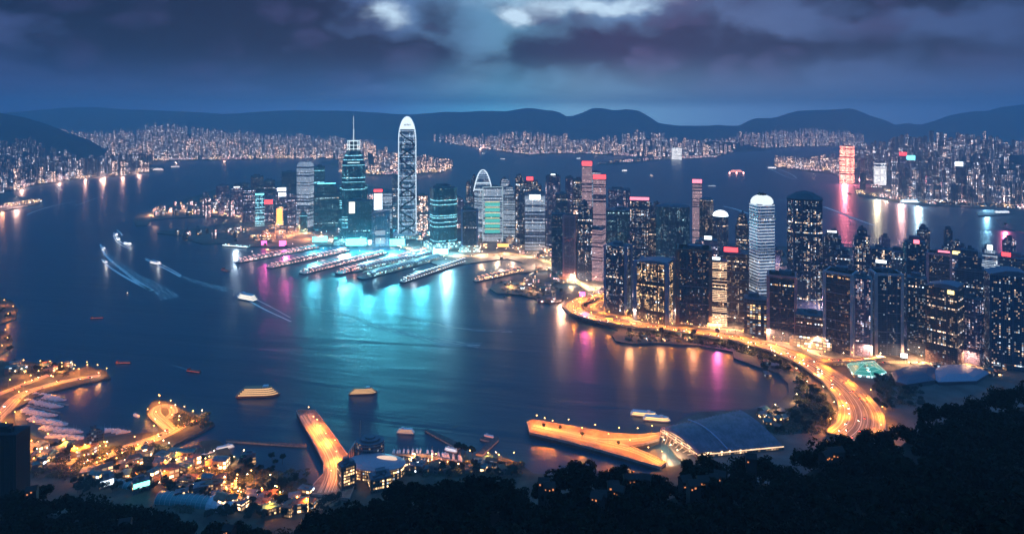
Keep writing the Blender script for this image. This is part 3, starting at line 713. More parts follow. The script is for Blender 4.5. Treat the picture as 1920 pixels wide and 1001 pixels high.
T(1098, 1136, 430, 530, 'pinkB', 'pink banded block with bright balconies at its right edge', 'flat', -15, .8)
T(1137, 1182, 393, 480, 'teal', 'dark teal tower with a cluster of warm windows', 'flat', 0, .8)
T(1140, 1182, 355, 440, 'purple', 'hazy mauve block behind the dark teal tower', 'flat', 0, .8)
T(1134, 1184, 461, 594, 'navyL', 'navy grid fronted tower standing by the bend of the orange road', 'flat', -22, .7, pil=GREYP)
T(1180, 1218, 376, 500, 'navyL', 'speckled tower under a long pink roof sign', 'flat', 0, .8, sg=('pink', .95, 8, 1))
T(1190, 1264, 492, 611, 'gold', 'broad block glowing with gold windows and a plain blue side', 'curve', -18, .7, pil=GREYP)
T(1229, 1294, 385, 520, 'teal', 'wide dark teal tower with a curved top and a thin lit line', 'round', 0, .6)
T(1298, 1316, 340, 462, 'pinkB', 'slender far tower with a pink glowing cap', 'flat', 0, .9, sg=('pink', 1.0, 12, -6))
T(1311, 1338, 372, 500, 'brown', 'tower with a cream lit upper half and rounded top', 'round', 0, .9)
T(1336, 1366, 396, 505, 'navy', 'dark blue tower with a small white dome', 'dome', 0, .9, crown='white')
T(1379, 1404, 402, 505, 'brown', 'brownish tower immediately left of the white banded tower', 'step', 0, .9)
T(1475, 1542, 361, 590, 'navyL', 'huge dark octagonal tower under a low pyramid roof', 'pyr', 0, .9)
T(1270, 1332, 466, 613, 'dark', 'near black tower with bronze fins facing the road', 'frame', 0, .8, pil=BR)
T(1327, 1363, 488, 613, 'goldB', 'narrow front of gold lit floors between two dark blocks', 'flat', 0, .8, sg=('white', .5, 5, 1, -.1))
T(1356, 1404, 474, 606, 'brown', 'dark brown block crowned by a glowing red sign', 'flat', 0, .8, sg=('red', .55, 9, 1, -.2))
a = T(1310, 1345, 450, 560, 'purple', 'dim tower behind the gold lit front with a white sign', 'flat', 0, .8, sg=('white', .4, 8, 1))
T(1408, 1452, 455, 606, 'grey', 'grey block with a plain rounded end wall', 'frame', -25, .8, pil=GREYP)
T(1440, 1492, 515, 645, 'dark', 'brown black block with one tall pink pier at its left corner', 'frame', 0, .8, pil=PINKS)
T(1538, 1582, 437, 560, 'navy', 'blue block with a round white light on its roof', 'step', 0, .8, sg=('white', .4, 4, 1))
T(1560, 1598, 470, 600, 'navy', 'stepped dark block right of the huge octagonal tower', 'step', 0, .8)
T(1600, 1634, 432, 600, 'navyL', 'narrow dark tower with a small crown and a string of lights down its middle', 'step', 0, .9, mast=10)
T(1545, 1608, 511, 668, 'dark', 'dark block with a stone right pier above the road fork', 'frame', -15, .8, pil=STONE)
T(1630, 1692, 512, 672, 'navy', 'black glass tower with a pale stone left edge and sparse lights', 'frame', 18, .8, pil=STONE)
T(1601, 1634, 520, 672, 'purple', 'mauve slab squeezed between two dark towers above the road fork', 'flat', 0, .9, pil=STONE)
T(1632, 1672, 466, 600, 'navyL', 'block with a white lit terrace in front of its top', 'flat', 0, .8, sg=('white', .5, 6, -30))
T(1664, 1694, 468, 590, 'grey', 'grey slab with a plain pale front panel', 'frame', 0, .8, pil=GREYP)
T(1692, 1736, 458, 645, 'navy', 'tall dark tower with a glowing ring on its roof', 'cham', 0, .9, sg=('pink', .25, 7, 1, .1))
T(1739, 1783, 474, 570, 'dark', 'dark tower with a pink right edge and red roof light', 'frame', 0, .8, pil=PINKS, sg=('pink', .5, 4, 1, .2))
T(1783, 1803, 478, 570, 'purple', 'slim tower with a pale yellow sign', 'flat', 0, .8, sg=('yellow', .7, 7, 1))
T(1790, 1846, 472, 640, 'navy', 'speckled dark tower with a serrated top', 'step', 0, .9)
T(1734, 1808, 536, 694, 'brown', 'dark broad tower with amber floors and an oval yellow sign', 'curve', -15, .8, sg=('yellow', .2, 6, -14, .3))
T(1838, 1874, 470, 600, 'greyB', 'tower wrapped in white light lines around a glowing star roof', 'step', 0, .9, sg=('white', .3, 10, 1))
T(1872, 1930, 484, 600, 'navy', 'block carrying a white and red billboard at the right edge', 'flat', 0, .8, sg=('red', .3, 8, 1, -.25))
T(1843, 1926, 511, 700, 'navyL', 'large dark tower at the right edge with a curved grey roof', 'curve', 12, .8, led=False)
T(1928, 1990, 500, 690, 'navy', 'dark tower just beyond the right edge', 'flat', 0, .8)
T(1700, 1738, 520, 668, 'navy', 'slim dark tower left of the broad amber tower', 'flat', 0, .8)
T(1806, 1846, 560, 690, 'purple', 'lower mauve block between the amber tower and the curved roof tower', 'flat', -20, .8)
T(1490, 1548, 590, 655, 'brown', 'low brick coloured block below the huge octagonal tower', 'flat', 0, .8, pod='pod')
T(1395, 1440, 560, 630, 'podd', 'low lit block below the white banded tower', 'flat', 0, .8)
# left cluster with screens
T(455, 480, 356, 418, 'purple', 'dim purple block at the left end of the cluster', 'flat', 0, .8)
a = T(478, 496, 366, 425, 'cyan', 'slim block lit cyan on the left cluster', 'flat', 0, .8, sg=('cyan', .9, 6, 0))
a = T(493, 512, 372, 420, 'purple', 'block bearing a red screen in the left cluster', 'flat', 0, .8)
w, d, h = a['_wdh']; q = MB(); q.box(w*.9, 1.5, 16, 0, -d/2-.8, h-22); q.build('led_screen', E_RED, a)
a = T(517, 531, 386, 424, 'pod', 'block blazing orange over the open square', 'flat', 0, .8)
w, d, h = a['_wdh']; q = MB(); q.box(w*.8, 1.5, h*.8, 0, -d/2-.8, 4); q.build('led_screen', E_ORANGE, a)
a = T(516, 540, 352, 408, 'purple', 'block with two stacked white blue screens', 'flat', 0, .8)
w, d, h = a['_wdh']; q = MB(); q.box(w*.7, 1.5, 14, 0, -d/2-.8, h-14); q.box(w*.6, 1.5, 16, w*.05, -d/2-.8, h-36); q.build('led_screen', E_WHITE, a)
T(538, 558, 362, 422, 'purple', 'mauve block against the sloping topped slab', 'flat', 0, .8)
T(432, 456, 352, 404, 'purple', 'hazy low tower with a white roof light by the left headland', 'flat', 0, .8, sg=('white', .5, 4, 0))
T(494, 516, 338, 398, 'navy', 'hazy tower behind the red screen', 'flat', 0, .8)
T(470, 494, 330, 392, 'navy', 'hazy tower far behind the cyan block', 'flat', 0, .8)
T(440, 466, 344, 388, 'navy', 'hazy tower nearest the left headland shore', 'flat', 0, .8)
T(528, 556, 322, 380, 'navy', 'hazy tower behind the sloping topped slab', 'flat', 0, .8)
T(405, 430, 348, 380, 'purple', 'low hazy block on the neck of the headland', 'flat', 0, .8)
# filler blocks between, behind and below the listed ones
fr = random.Random(5)
def filler(x0, x1, ytop, y0, y1, n, sts, phrase, wr=(18, 34), hv=16):
    k = 0; tries = 0
    while k < n and tries < n*60:
        tries += 1
        x = fr.uniform(x0, x1); yb = fr.uniform(y0(x) if callable(y0) else y0, y1(x) if callable(y1) else y1); p = G(x, yb); wd = fr.uniform(*wr)
        if any((p.x-a)**2+(p.y+wd*.4-b)**2 < (c*.85+wd*.5)**2 for a, b, c in FOOT): continue
        wp = wd*F/p.y; yt = min(yb-10, (ytop(x) if callable(ytop) else ytop)+fr.uniform(-hv*.3, hv))
        st = fr.choice(sts); NT_[0] += 1; k += 1
        cx, cy, w, d, h, rz, D = place(x-wp/2, x+wp/2, yt, yb, fr.choice([0, 0, 12, -18, 25]), fr.uniform(.7, 1))
        FOOT.append((cx, cy, max(w, d)*.7))
        r = empty('low_building' if phrase.startswith('low') else 'office_block' if phrase.startswith('tall') else 'city_block', (cx, cy, 3), rz, label='%s %s' % ({'navy': 'dark navy', 'navyL': 'dark well lit', 'purple': 'mauve', 'grey': 'grey', 'brown': 'brown', 'teal': 'dark teal', 'dark': 'near black', 'pod': 'bright warm lit',
             'podc': 'bright cyan lit', 'podp': 'bright pinkish lit', 'podd': 'dim low', 'aptW': 'peach lit', 'gold': 'gold lit', 'greyB': 'pale banded', 'tealB': 'teal banded', 'aptB': 'blue grey'}[st], phrase), cat='building',
             group='%s, %s' % (phrase, st))
        q = MB(); q.prism(rect(w, d), -1, h)
        if h > 60: q.prism(rect(w*.7, d*.7), h-.01, h+6)
        q.build('body', [FM(st), ROOF], r); plant(r, w*.8, d*.8, h if h <= 60 else h+6, fr)
north = lambda x: interp([(430, 356), (560, 346), (700, 358), (850, 386), (1000, 416), (1200, 448), (1300, 463), (1460, 470), (1700, 474), (1920, 488)], x)
filler(1130, 1900, lambda x: interp([(1130, 440), (1290, 455), (1460, 470), (1700, 480), (1900, 490)], x), north, lambda x: north(x)+50, 85, ['navy', 'navyL', 'purple', 'brown', 'teal', 'navy'], 'mid height block packed among the right hand towers near the far shore')
filler(1140, 1300, lambda x: 398, lambda x: north(x)+4, lambda x: north(x)+60, 16, ['navy', 'navyL', 'purple', 'teal', 'brown'], 'tall block at the back of the dense right hand district', hv=45, wr=(22, 34))
filler(1490, 1900, lambda x: 448, lambda x: north(x)+8, lambda x: north(x)+90, 24, ['navy', 'navyL', 'purple', 'brown'], 'tall block at the back of the dense right hand district', hv=55, wr=(20, 34))
filler(830, 1100, lambda x: 345, lambda x: north(x)+4, lambda x: north(x)+50, 20, ['navy', 'navyL', 'purple', 'greyB', 'teal'], 'tall block at the back of the middle towers', hv=45, wr=(20, 32))
filler(1260, 1900, lambda x: interp([(1260, 500), (1460, 520), (1700, 545), (1900, 560)], x), lambda x: north(x)+50, lambda x: north(x)+115, 85, ['navy', 'navyL', 'purple', 'brown', 'dark', 'grey'], 'block packed among the right hand towers', hv=45)
filler(800, 1140, lambda x: interp([(800, 385), (1000, 385), (1140, 395)], x), north, lambda x: north(x)+45, 50, ['navy', 'navyL', 'purple', 'greyB', 'teal', 'aptW'], 'block packed behind the middle towers', hv=30)
filler(560, 810, lambda x: 400, lambda x: north(x)+6, 440, 30, ['purple', 'tealB', 'greyB', 'podp', 'aptW'], 'block packed around the tallest towers', hv=25)
filler(380, 560, lambda x: 372, lambda x: interp([(380, 372), (430, 360), (560, 350)], x), 412, 40, ['navy', 'purple', 'podp', 'aptB', 'purple'], 'hazy block of the left headland cluster', hv=18)
filler(1130, 1920, lambda x: interp([(1130, 560), (1400, 590), (1600, 640), (1920, 660)], x), lambda x: interp([(1130, 540), (1500, 600), (1700, 600), (1920, 620)], x), lambda x: interp([(1130, 590), (1300, 606), (1450, 630), (1560, 660), (1700, 676), (1920, 690)], x), 80,
       ['pod', 'podd', 'podd', 'podp', 'pod'], 'low street block at the foot of the right hand towers', hv=20)
filler(560, 1130, lambda x: interp([(560, 432), (800, 448), (1040, 478), (1130, 500)], x), lambda x: interp([(560, 415), (800, 420), (1000, 450), (1130, 480)], x), lambda x: interp([(560, 440), (800, 458), (960, 474), (1040, 500), (1130, 535)], x), 70,
       ['podc', 'podp', 'pod', 'podd', 'podp'], 'low lit building at the foot of the middle towers', hv=12, wr=(16, 36))
filler(290, 560, lambda x: interp([(290, 396), (430, 398), (560, 412)], x), lambda x: interp([(290, 398), (340, 384), (420, 372), (560, 390)], x), lambda x: interp([(290, 408), (420, 404), (560, 425)], x), 75,
       ['pod', 'podp', 'podd', 'podp'], 'low lit building on the left headland', hv=8, wr=(12, 26))
filler(330, 470, lambda x: 434, 434, 452, 14, ['podd', 'podd', 'podp'], 'low dim building on the dark inlet spit', hv=8, wr=(10, 20))
# two bright landmarks across the harbour at right
T(1574, 1602, 274, 345, 'ruby', 'glowing red and orange slab standing alone by the right harbour', 'flat', -15, .7, cat='tower')
T(1638, 1662, 305, 352, 'blaze', 'white floodlit block beside the red slab', 'flat', -12, .7)
a = T(1792, 1812, 312, 372, 'navy', 'dark tower with a white and red screen on the right shore', 'flat', 0, .8, sg=('white', .8, 22, 0, -.2))
a = T(1700, 1716, 300, 350, 'purple', 'block with a pale screen across the right harbour', 'flat', 0, .8, sg=('cyan', 1, 26, 0))
a = T(1686, 1700, 292, 350, 'purple', 'block with a red light across the right harbour', 'flat', 0, .8, sg=('red', 1, 20, 0))
T(1697, 1725, 350, 372, 'podp', 'broad pale lit hall on the right shore', 'flat', 0, .8)
T(1259, 1278, 277, 300, 'blaze', 'white lit terminal block on the far middle pier', 'flat', 0, .8)
# ---------------------------------------------------------------- roads
def smoothline(pts, n=8):
    out = []
    P = [pts[0]]+list(pts)+[pts[-1]]
    for i in range(1, len(P)-2):
        for k in range(n):
            t = k/n
            out.append(tuple(.5*((2*P[i][c])+(-P[i-1][c]+P[i+1][c])*t+(2*P[i-1][c]-5*P[i][c]+4*P[i+1][c]-P[i+2][c])*t*t+(-P[i-1][c]+3*P[i][c]-3*P[i+1][c]+P[i+2][c])*t**3) for c in range(len(pts[0]))))
    out.append(tuple(pts[-1])); return out
def road_mat():
    m = bpy.data.materials.new('trail_streaked_road'); m.use_nodes = True; t = NT(m.node_tree); b = t.n['Principled BSDF']
    uvn = t.n.new('ShaderNodeUVMap'); uvn.uv_map = 'UVMap'; u, v, _ = t.xyz(uvn.outputs[0])
    n1, _ = t.noise(t.cmb(t.m('MULTIPLY', u, .45), t.m('MULTIPLY', v, .012)), 1.0, 5, .65, .5)
    n2, _ = t.noise(t.cmb(t.m('MULTIPLY', u, .1), t.m('MULTIPLY', v, .02)), 1.0, 3, .5)
    c = t.mix(t.smooth(n1, .36, .62), (.06, .042, .025), (.50, .38, .22))  # lengthwise streaks in the colour imitate light trails of traffic along with tyre wear
    c = t.mix(t.m('MULTIPLY', t.smooth(n2, .45, .7), .6), c, (.16, .12, .08))
    t.put(b.inputs['Base Color'], c); b.inputs['Roughness'].default_value = .55
    return m
ROAD = road_mat(); LINE = mat('road_paint', (.75, .72, .6), .6)
PARA = mat('concrete_parapet', (.32, .28, .25), .8, var=.3, vs=.2)
def ribbon(q, cl, off0, off1, z, mi=0, vo=0):
    """strip between two offsets of a centre line"""
    L = 0; prev = None
    for i, p in enumerate(cl):
        a = cl[max(0, i-1)]; b = cl[min(len(cl)-1, i+1)]
        dx, dy = b[0]-a[0], b[1]-a[1]; l = math.hypot(dx, dy) or 1; nx, ny = dy/l, -dx/l
        h = p[2]
        cur = ((p[0]-nx*0+nx*off0*h, p[1]+ny*off0*h), (p[0]+nx*off1*h, p[1]+ny*off1*h))
        if prev:
            l2 = math.hypot(p[0]-pp[0], p[1]-pp[1])
            f = [(*prev[0], z), (*prev[1], z), (*cur[1], z), (*cur[0], z)]
            uv = [(off0*hp, L), (off1*hp, L), (off1*h, L+l2), (off0*h, L+l2)]
            if (Vector(f[1])-Vector(f[0])).cross(Vector(f[3])-Vector(f[0])).z < 0: f = f[::-1]; uv = uv[::-1]
            q.face(f, mi, uv); L += l2
        prev = cur; pp = p; hp = h
def wpath(pts, z, n=8):                    # (x, y, half width in m) in the photo -> world line on level z
    return smoothline([(*G(x, y, z)[:2], h) for x, y, h in pts], n)
LAMPS = []
def road(pts, z, n=8, gap=34, power=9000, col=(1, .28, .025), elevated=False, lanes=3, name='road', side=1, label=None):
    cl = wpath(pts, z, n); q = MB(); ribbon(q, cl, -1, 1, z)
    if elevated:
        r = empty(name, (0, 0, 0), label=label, cat='bridge')
        q.build('road_deck', ROAD, r)
        q = MB()
        for s in (-1, 1):
            for i in range(len(cl)-1):
                pass
        for s in (-1, 1): q = MB(); wall(q, cl, s, z-1.8, z+1.1); q.build('parapet', PARA, r)
        q = MB(); ribbon(q, cl, -.98, .98, z-1.7); q.build('deck_underside', PARA, r)
        for i in range(2, len(cl), 4):
            for s in (-.5, .5):
                q = MB(); q.prism(ell(2.6, 2.6, 10), 0, z-1.6); q.build('pillar', PARA, r, loc=(cl[i][0]+s*cl[i][2], cl[i][1], 0))
    else: q.build(name, ROAD, kind='structure'); r = None
    q = MB()
    for k in range(lanes*2-1):
        o = -1+(k+1)/lanes; w = .02 if k != lanes-1 else .035
        ribbon(q, cl, o-w/2, o+w/2, z+.06)
    q.build('lane_marking', LINE, r, **({} if r else {'kind': 'structure'}))
    acc = gap*.5; s = side
    for a, b in zip(cl, cl[1:]):
        l = math.hypot(b[0]-a[0], b[1]-a[1]); acc += l
        if acc > gap:
            acc = 0; nx, ny = (b[1]-a[1])/l, -(b[0]-a[0])/l
            LAMPS.append((b[0]+nx*s*(b[2]+.8), b[1]+ny*s*(b[2]+.8), z, math.atan2(-ny*s, -nx*s), power, col, 13)); s = -s
    return cl
def wall(q, cl, o, z0, z1, t=.35):
    pr = None
    for i, p in enumerate(cl):
        a = cl[max(0, i-1)]; b = cl[min(len(cl)-1, i+1)]
        dx, dy = b[0]-a[0], b[1]-a[1]; l = math.hypot(dx, dy) or 1; nx, ny = dy/l, -dx/l
        c = [(p[0]+nx*(o*p[2]+e), p[1]+ny*(o*p[2]+e)) for e in (-t, t)]
        if pr:
            q.face([(*pr[0], z0), (*c[0], z0), (*c[0], z1), (*pr[0], z1)]); q.face([(*pr[1], z0), (*c[1], z0), (*c[1], z1), (*pr[1], z1)])
            q.face([(*pr[0], z1), (*c[0], z1), (*c[1], z1), (*pr[1], z1)])
        pr = c
EXP = road([(1128, 552, 7.32), (1098, 560, 13.42), (1076, 570, 14.64), (1080, 582, 15.86), (1110, 594, 15.86), (1160, 604, 13.42), (1215, 611, 12.2), (1300, 621, 12.81), (1390, 636, 14.03), (1450, 652, 17.08), (1505, 674, 19.52), (1555, 704, 21.96),
            (1592, 736, 24.4), (1614, 770, 26.84), (1612, 800, 28.06), (1590, 822, 26.84)], 11, 7, 22, 11500, (1, .285, .025), True, 4, 'viaduct', label='broad curving orange lit viaduct sweeping round the bay with worn lanes streaked like light trails')
BR_ = road([(1655, 668, 5), (1620, 673, 5.5), (1585, 675, 6), (1550, 676, 6.5), (1522, 680, 7)], 11.05, 7, 40, 7000, (1, .285, .025), True, 2, 'slip_road_bridge', label='short slip road bridge joining the broad viaduct from the right')
S1 = road([(1150, 560, 5), (1120, 566, 6), (1112, 576, 6.5), (1135, 588, 7), (1180, 596, 7)], 3.3, 7, 50, 9000)
S2 = road([(560, 432, 7), (640, 452, 8), (735, 459, 9), (810, 477, 9), (880, 480, 9), (960, 476, 9), (1030, 492, 9), (1070, 520, 9), (1110, 545, 9)], 3.3, 7, 60, 26000, (1, .55, .26))
S3 = road([(1300, 612, 5), (1420, 625, 6), (1500, 650, 6), (1560, 672, 6), (1640, 678, 6), (1740, 680, 6), (1850, 684, 7)], 3.35, 7, 55, 9000, (1, .5, .2))
S4 = road([(262, 408, 5), (320, 399, 6), (380, 396, 7), (430, 402, 7), (480, 415, 8), (540, 428, 8)], 3.3, 7, 80, 22000, (1, .5, .28))
S5 = road([(1010, 530, 5), (980, 533, 6), (950, 538, 5), (985, 543, 5), (1030, 552, 4)], 3.3, 6, 60, 9000, (1, .5, .2))
# left shore
L1 = road([(-60, 860, 10.4), (-20, 800, 10.4), (12, 765, 10.4), (40, 740, 9.1), (90, 722, 7.8), (140, 711, 7.15), (188, 704, 5.2)], 3.3, 7, 30, 7500)
L2 = road([(-60, 760, 6.5), (0, 738, 6.5), (50, 718, 6.5), (90, 703, 6.5), (118, 697, 6.5)], 3.35, 7, 34, 7000)
L3 = road([(130, 880, 6.5), (180, 862, 9.1), (240, 838, 9.1), (300, 818, 9.1), (345, 796, 8.45), (370, 790, 5.2)], 3.4, 7, 24, 7500)
L4 = road([(322, 806, 7.8), (304, 790, 7.8), (290, 775, 7.8), (298, 762, 6.5), (320, 762, 5.2), (325, 774, 5.2), (314, 784, 5.2)], 3.45, 6, 24, 5000)
L5 = road([(60, 862, 6.5), (110, 862, 10.4), (150, 862, 7.8), (200, 850, 6.5)], 3.3, 6, 28, 6000, (1, .28, .025))
L6 = road([(10, 800, 6.5), (50, 835, 7.8), (110, 850, 7.8), (170, 850, 6.5)], 3.35, 6, 34, 5500, (1, .28, .025))
L7 = road([(150, 885, 5.2), (220, 886, 6.5), (300, 900, 6.5), (400, 905, 7.8), (470, 925, 7.8), (540, 950, 9.1), (600, 945, 10.4), (640, 925, 10.4)], 3.3, 7, 42, 4500, (1, .27, .025))
for x, y in [(470, 905), (430, 930), (500, 965), (560, 955), (150, 858), (90, 830), (345, 880), (120, 700), (40, 690), (180, 700), (380, 880), (230, 870), (660, 900), (700, 880), (10, 572), (22, 585), (12, 600), (8, 630), (18, 645), (6, 660), (140, 700), (165, 697), (95, 690), (75, 692), (300, 755), (60, 810), (30, 790), (120, 840), (200, 845), (260, 850), (330, 870), (310, 885), (440, 920), (455, 945), (520, 945), (410, 890), (380, 905), (360, 890), (965, 870), (940, 872), (920, 868), (880, 866), (780, 868), (820, 872)]:
    p = G(x, y, 3); LAMPS.append((p.x, p.y, 3, R.uniform(0, 6), 4200, (1, .27, .025), 12))

# ---------------------------------------------------------------- piers
def deck(name, pts, z, label, m=QUAY, cat='pier', kerb=True, piles=True):
    p = [G(x, y, z)[:2] for x, y in pts]; c = p[0]
    r = empty(name, (c[0], c[1], 0), label=label, cat=cat); p = [(a-c[0], b-c[1]) for a, b in p]
    if area2(p) < 0: p = p[::-1]
    from mathutils.geometry import tessellate_polygon
    q = MB(); vv = [Vector((a, b, z)) for a, b in p]
    for tri in tessellate_polygon([vv]):
        t3 = [vv[i] for i in tri]
        if (t3[1]-t3[0]).cross(t3[2]-t3[0]).z < 0: t3 = t3[::-1]
        q.face(t3)
    for i in range(len(p)):
        a, b = p[i], p[(i+1) % len(p)]; q.face([(*a, z-2.2), (*b, z-2.2), (*b, z), (*a, z)], 1)
        q.face([(*a, -1), (*b, -1), (*b, z-2.2), (*a, z-2.2)], 2)
    q.build('deck', [m, PARA, mat('dark_pile_wall', (.03, .03, .035), .9)], r)
    if kerb:
        q = MB(); pp = [(a, b, 0) for a, b in p]+[(p[0][0], p[0][1], 0)]; wall(q, pp, 0, z, z+1.0, .4); q.build('parapet', PARA, r)
    return r, c
APRON = mat('pier_apron', (.20, .13, .09), .7, var=.45, vs=.12)
# orange pier, bottom centre
OP, _ = deck('pier', [(556, 772), (562, 769), (590, 769), (598, 778), (650, 850), (660, 862), (668, 900), (655, 935), (580, 925), (588, 908), (606, 888), (607, 868), (596, 845)], 6, 'broad straight orange lit pier with bands of light and dark across it, bottom centre', APRON)
for x, y in [(576, 782), (592, 806), (608, 833), (598, 818), (625, 846), (628, 868), (632, 890), (618, 905), (648, 905), (585, 800), (650, 880)]:
    p = G(x, y, 6); LAMPS.append((p.x, p.y, 6, 1.2, 16000 if y in (806, 833, 868) else 1300, (1, .25, .03), 12))
# forked pier
YP, _ = deck('pier', [(988, 791), (1000, 787), (1060, 797), (1150, 812), (1200, 815), (1238, 811), (1236, 823), (1206, 832), (1180, 836), (1225, 856), (1249, 866), (1238, 876), (1190, 862), (1120, 842), (1050, 824), (993, 811)], 6,
             'forked orange lit pier with dark tree clumps on its deck', APRON)
for x, y in [(1005, 798), (1035, 808), (1065, 806), (1090, 822), (1115, 816), (1140, 834), (1160, 822), (1195, 823), (1180, 846), (1215, 860), (1222, 818), (1020, 803), (1240, 868)]:
    p = G(x, y, 6); LAMPS.append((p.x, p.y, 6, 1.2, 6500, (1, .27, .025), 12))
PR = road([(574, 776, 9), (600, 815, 9.5), (622, 850, 10), (632, 885, 13), (622, 922, 16)], 6.06, 7, 9999, 0, lanes=4)
PF = road([(998, 799, 8), (1050, 810, 9), (1110, 823, 9), (1160, 835, 8), (1200, 848, 7), (1240, 868, 7)], 6.06, 7, 9999, 0)
PG = road([(1120, 823, 4), (1165, 825, 5), (1205, 823, 5), (1236, 817, 5)], 6.12, 7, 9999, 0, lanes=2)
# ferry piers
def finger(x0, y0, x1, y1, hw, label, roof, col, nl=0, lit=None):
    """covered ferry pier from its root (x1,y1) to its tip (x0,y0)"""
    a, b = G(x0, y0, 3), G(x1, y1, 3); v = b-a; L = v.length; ang = math.atan2(v.y, v.x)
    r = empty('ferry_pier', (a.x, a.y, 0), ang, label=label, cat='pier', group=None)
    q = MB(); q.loft([([(-6, -hw*.6), (0, -hw), (L, -hw), (L, hw), (0, hw), (-6, hw*.6)], -1), ([(-6, -hw*.6), (0, -hw), (L, -hw), (L, hw), (0, hw), (-6, hw*.6)], 3.5)], 1, 0)
    q.build('deck', [QUAY, SEAWALL], r)
    q = MB(); q.prism(rect(L*.86, hw*1.3, L*.52, 0), 3.45, 9); q.build('hall', [FM(lit or 'podp'), ROOF], r)
    q = MB()
    if roof == 'barrel':
        n = 8
        for i in range(n):
            a0, a1 = math.pi*i/n, math.pi*(i+1)/n; w_ = hw*.86
            q.face([(L*.06, -w_*math.cos(a0), 9.1+7*math.sin(a0)), (L*.06, -w_*math.cos(a1), 9.1+7*math.sin(a1)), (L*.96, -w_*math.cos(a1), 9.1+7*math.sin(a1)), (L*.96, -w_*math.cos(a0), 9.1+7*math.sin(a0))][::-1])
        q.build('roof', mat('ribbed_roof_metal', (.10, .16, .22), .35, .5), r); q = MB()
        for k in range(int(L/9)):
            x = L*.06+9*k; pr = None
            for i in range(n+1):
                a0 = math.pi*i/n; c = (x, -hw*.88*math.cos(a0), 9.3+7.2*math.sin(a0))
                if pr: q.bar(pr, c, .55, 4)
                pr = c
            q.build('roof_rib', glow('rib_'+col[0], col[1], .9, False), r); q = MB()
    else:
        for s in (-1, 1): q.face([(L*.08, s*hw*.85, 9), (L*.96, s*hw*.85, 9), (L*.96, 0, 12), (L*.08, 0, 12)] if s < 0 else [(L*.08, 0, 12), (L*.96, 0, 12), (L*.96, hw*.85, 9), (L*.08, hw*.85, 9)])
        for x in (L*.08, L*.96): q.face([(x, -hw*.85, 9), (x, hw*.85, 9), (x, 0, 12)])
        q.build('roof', mat('pier_roof', (.10, .10, .13), .7, var=.3), r); q = MB()
        for k in range(int(L/10)):
            for s in (-1, 1): q.box(2.2, 1.0, 1.8, 4+10*k, s*hw*.93, 4.6)
        for k in range(int(L/14)): q.box(1.2, hw*1.2, .8, 8+14*k, 0, 12.1)
        q.build('deck_light', glow('deck_'+col[0], col[1], 2.4), r)
    q = MB(); q.bar((2, 0, 3.4), (2, 0, 15), .4); q.build('mast', STEEL, r)
    for k in range(2): LAMPS.append((a.x+v.x*(.15+.5*k), a.y+v.y*(.15+.5*k), 9, ang, 5000, col[1], 16))
cP = ('pink', (1, .5, .45)); cC = ('cyan', (.45, .9, 1)); cW = ('white', (.85, .92, 1))
finger(446, 491, 596, 463, 13, 'leftmost ferry pier with a lit pink hall near its tip', 'gable', cP)
finger(506, 501, 652, 469, 12, 'second ferry pier from the left, edged with pink lights', 'gable', cP)
finger(568, 512, 722, 473, 14, 'third ferry pier, densely hung with pink deck lights', 'gable', cP)
finger(636, 512, 800, 470, 13, 'fourth ferry pier, its red deck crowded with lights', 'gable', ('red', (1, .35, .25)))
finger(662, 508, 815, 478, 12, 'ferry pier with a white ribbed barrel roof behind the widest one', 'barrel', cW, lit='podc')
finger(678, 521, 826, 483, 16, 'widest ferry pier with a cyan ribbed barrel roof', 'barrel', cC, lit='podc')
finger(755, 528, 872, 489, 9, 'long narrow pier reaching out at the right of the ferry piers', 'gable', cW, lit='podd')
finger(893, 526, 982, 506, 9, 'short salmon lit pier in the small basin', 'gable', ('salmon', (1, .45, .25)), lit='pod')
# white lit landing at the inlet
a = G(420, 461, 0); b = G(468, 465, 0); ang = math.atan2(b.y-a.y, b.x-a.x); L = (b-a).length
r = empty('landing_stage', ((a.x+b.x)/2, (a.y+b.y)/2, 0), ang, label='white lit landing stage left of the ferry piers', cat='pier')
q = MB(); q.prism(rect(L, 18), -1, 3.4); q.build('deck', [SEAWALL, QUAY], r)
q = MB(); q.prism(rect(L*.95, 10), 3.3, 8); q.build('hall', [FM('podc'), ROOF], r); q = MB(); q.box(L*.95, 1, 1.6, 0, -9.2, 3.6); q.build('deck_light', E_WHITE, r)
# dark spits in the left inlet
def spit(pts, label, n):
    deck('breakwater', pts, 2.5, label, mat('rock_mound', (.06, .06, .065), .9, var=.5, vs=.3), cat='breakwater', kerb=False)
spit([(424, 822-0), (424, 826), (575, 836), (575, 832)], 'long low dark breakwater left of the orange pier', 0)
spit([(796, 806), (800, 802), (850, 824), (870, 836), (858, 840)], 'dark breakwater leading down from the moored ferry', 0)
spit([(900, 822), (908, 814), (934, 817), (935, 824), (905, 852), (892, 850), (918, 826)], 'small hooked breakwater with a red lit boat', 0)

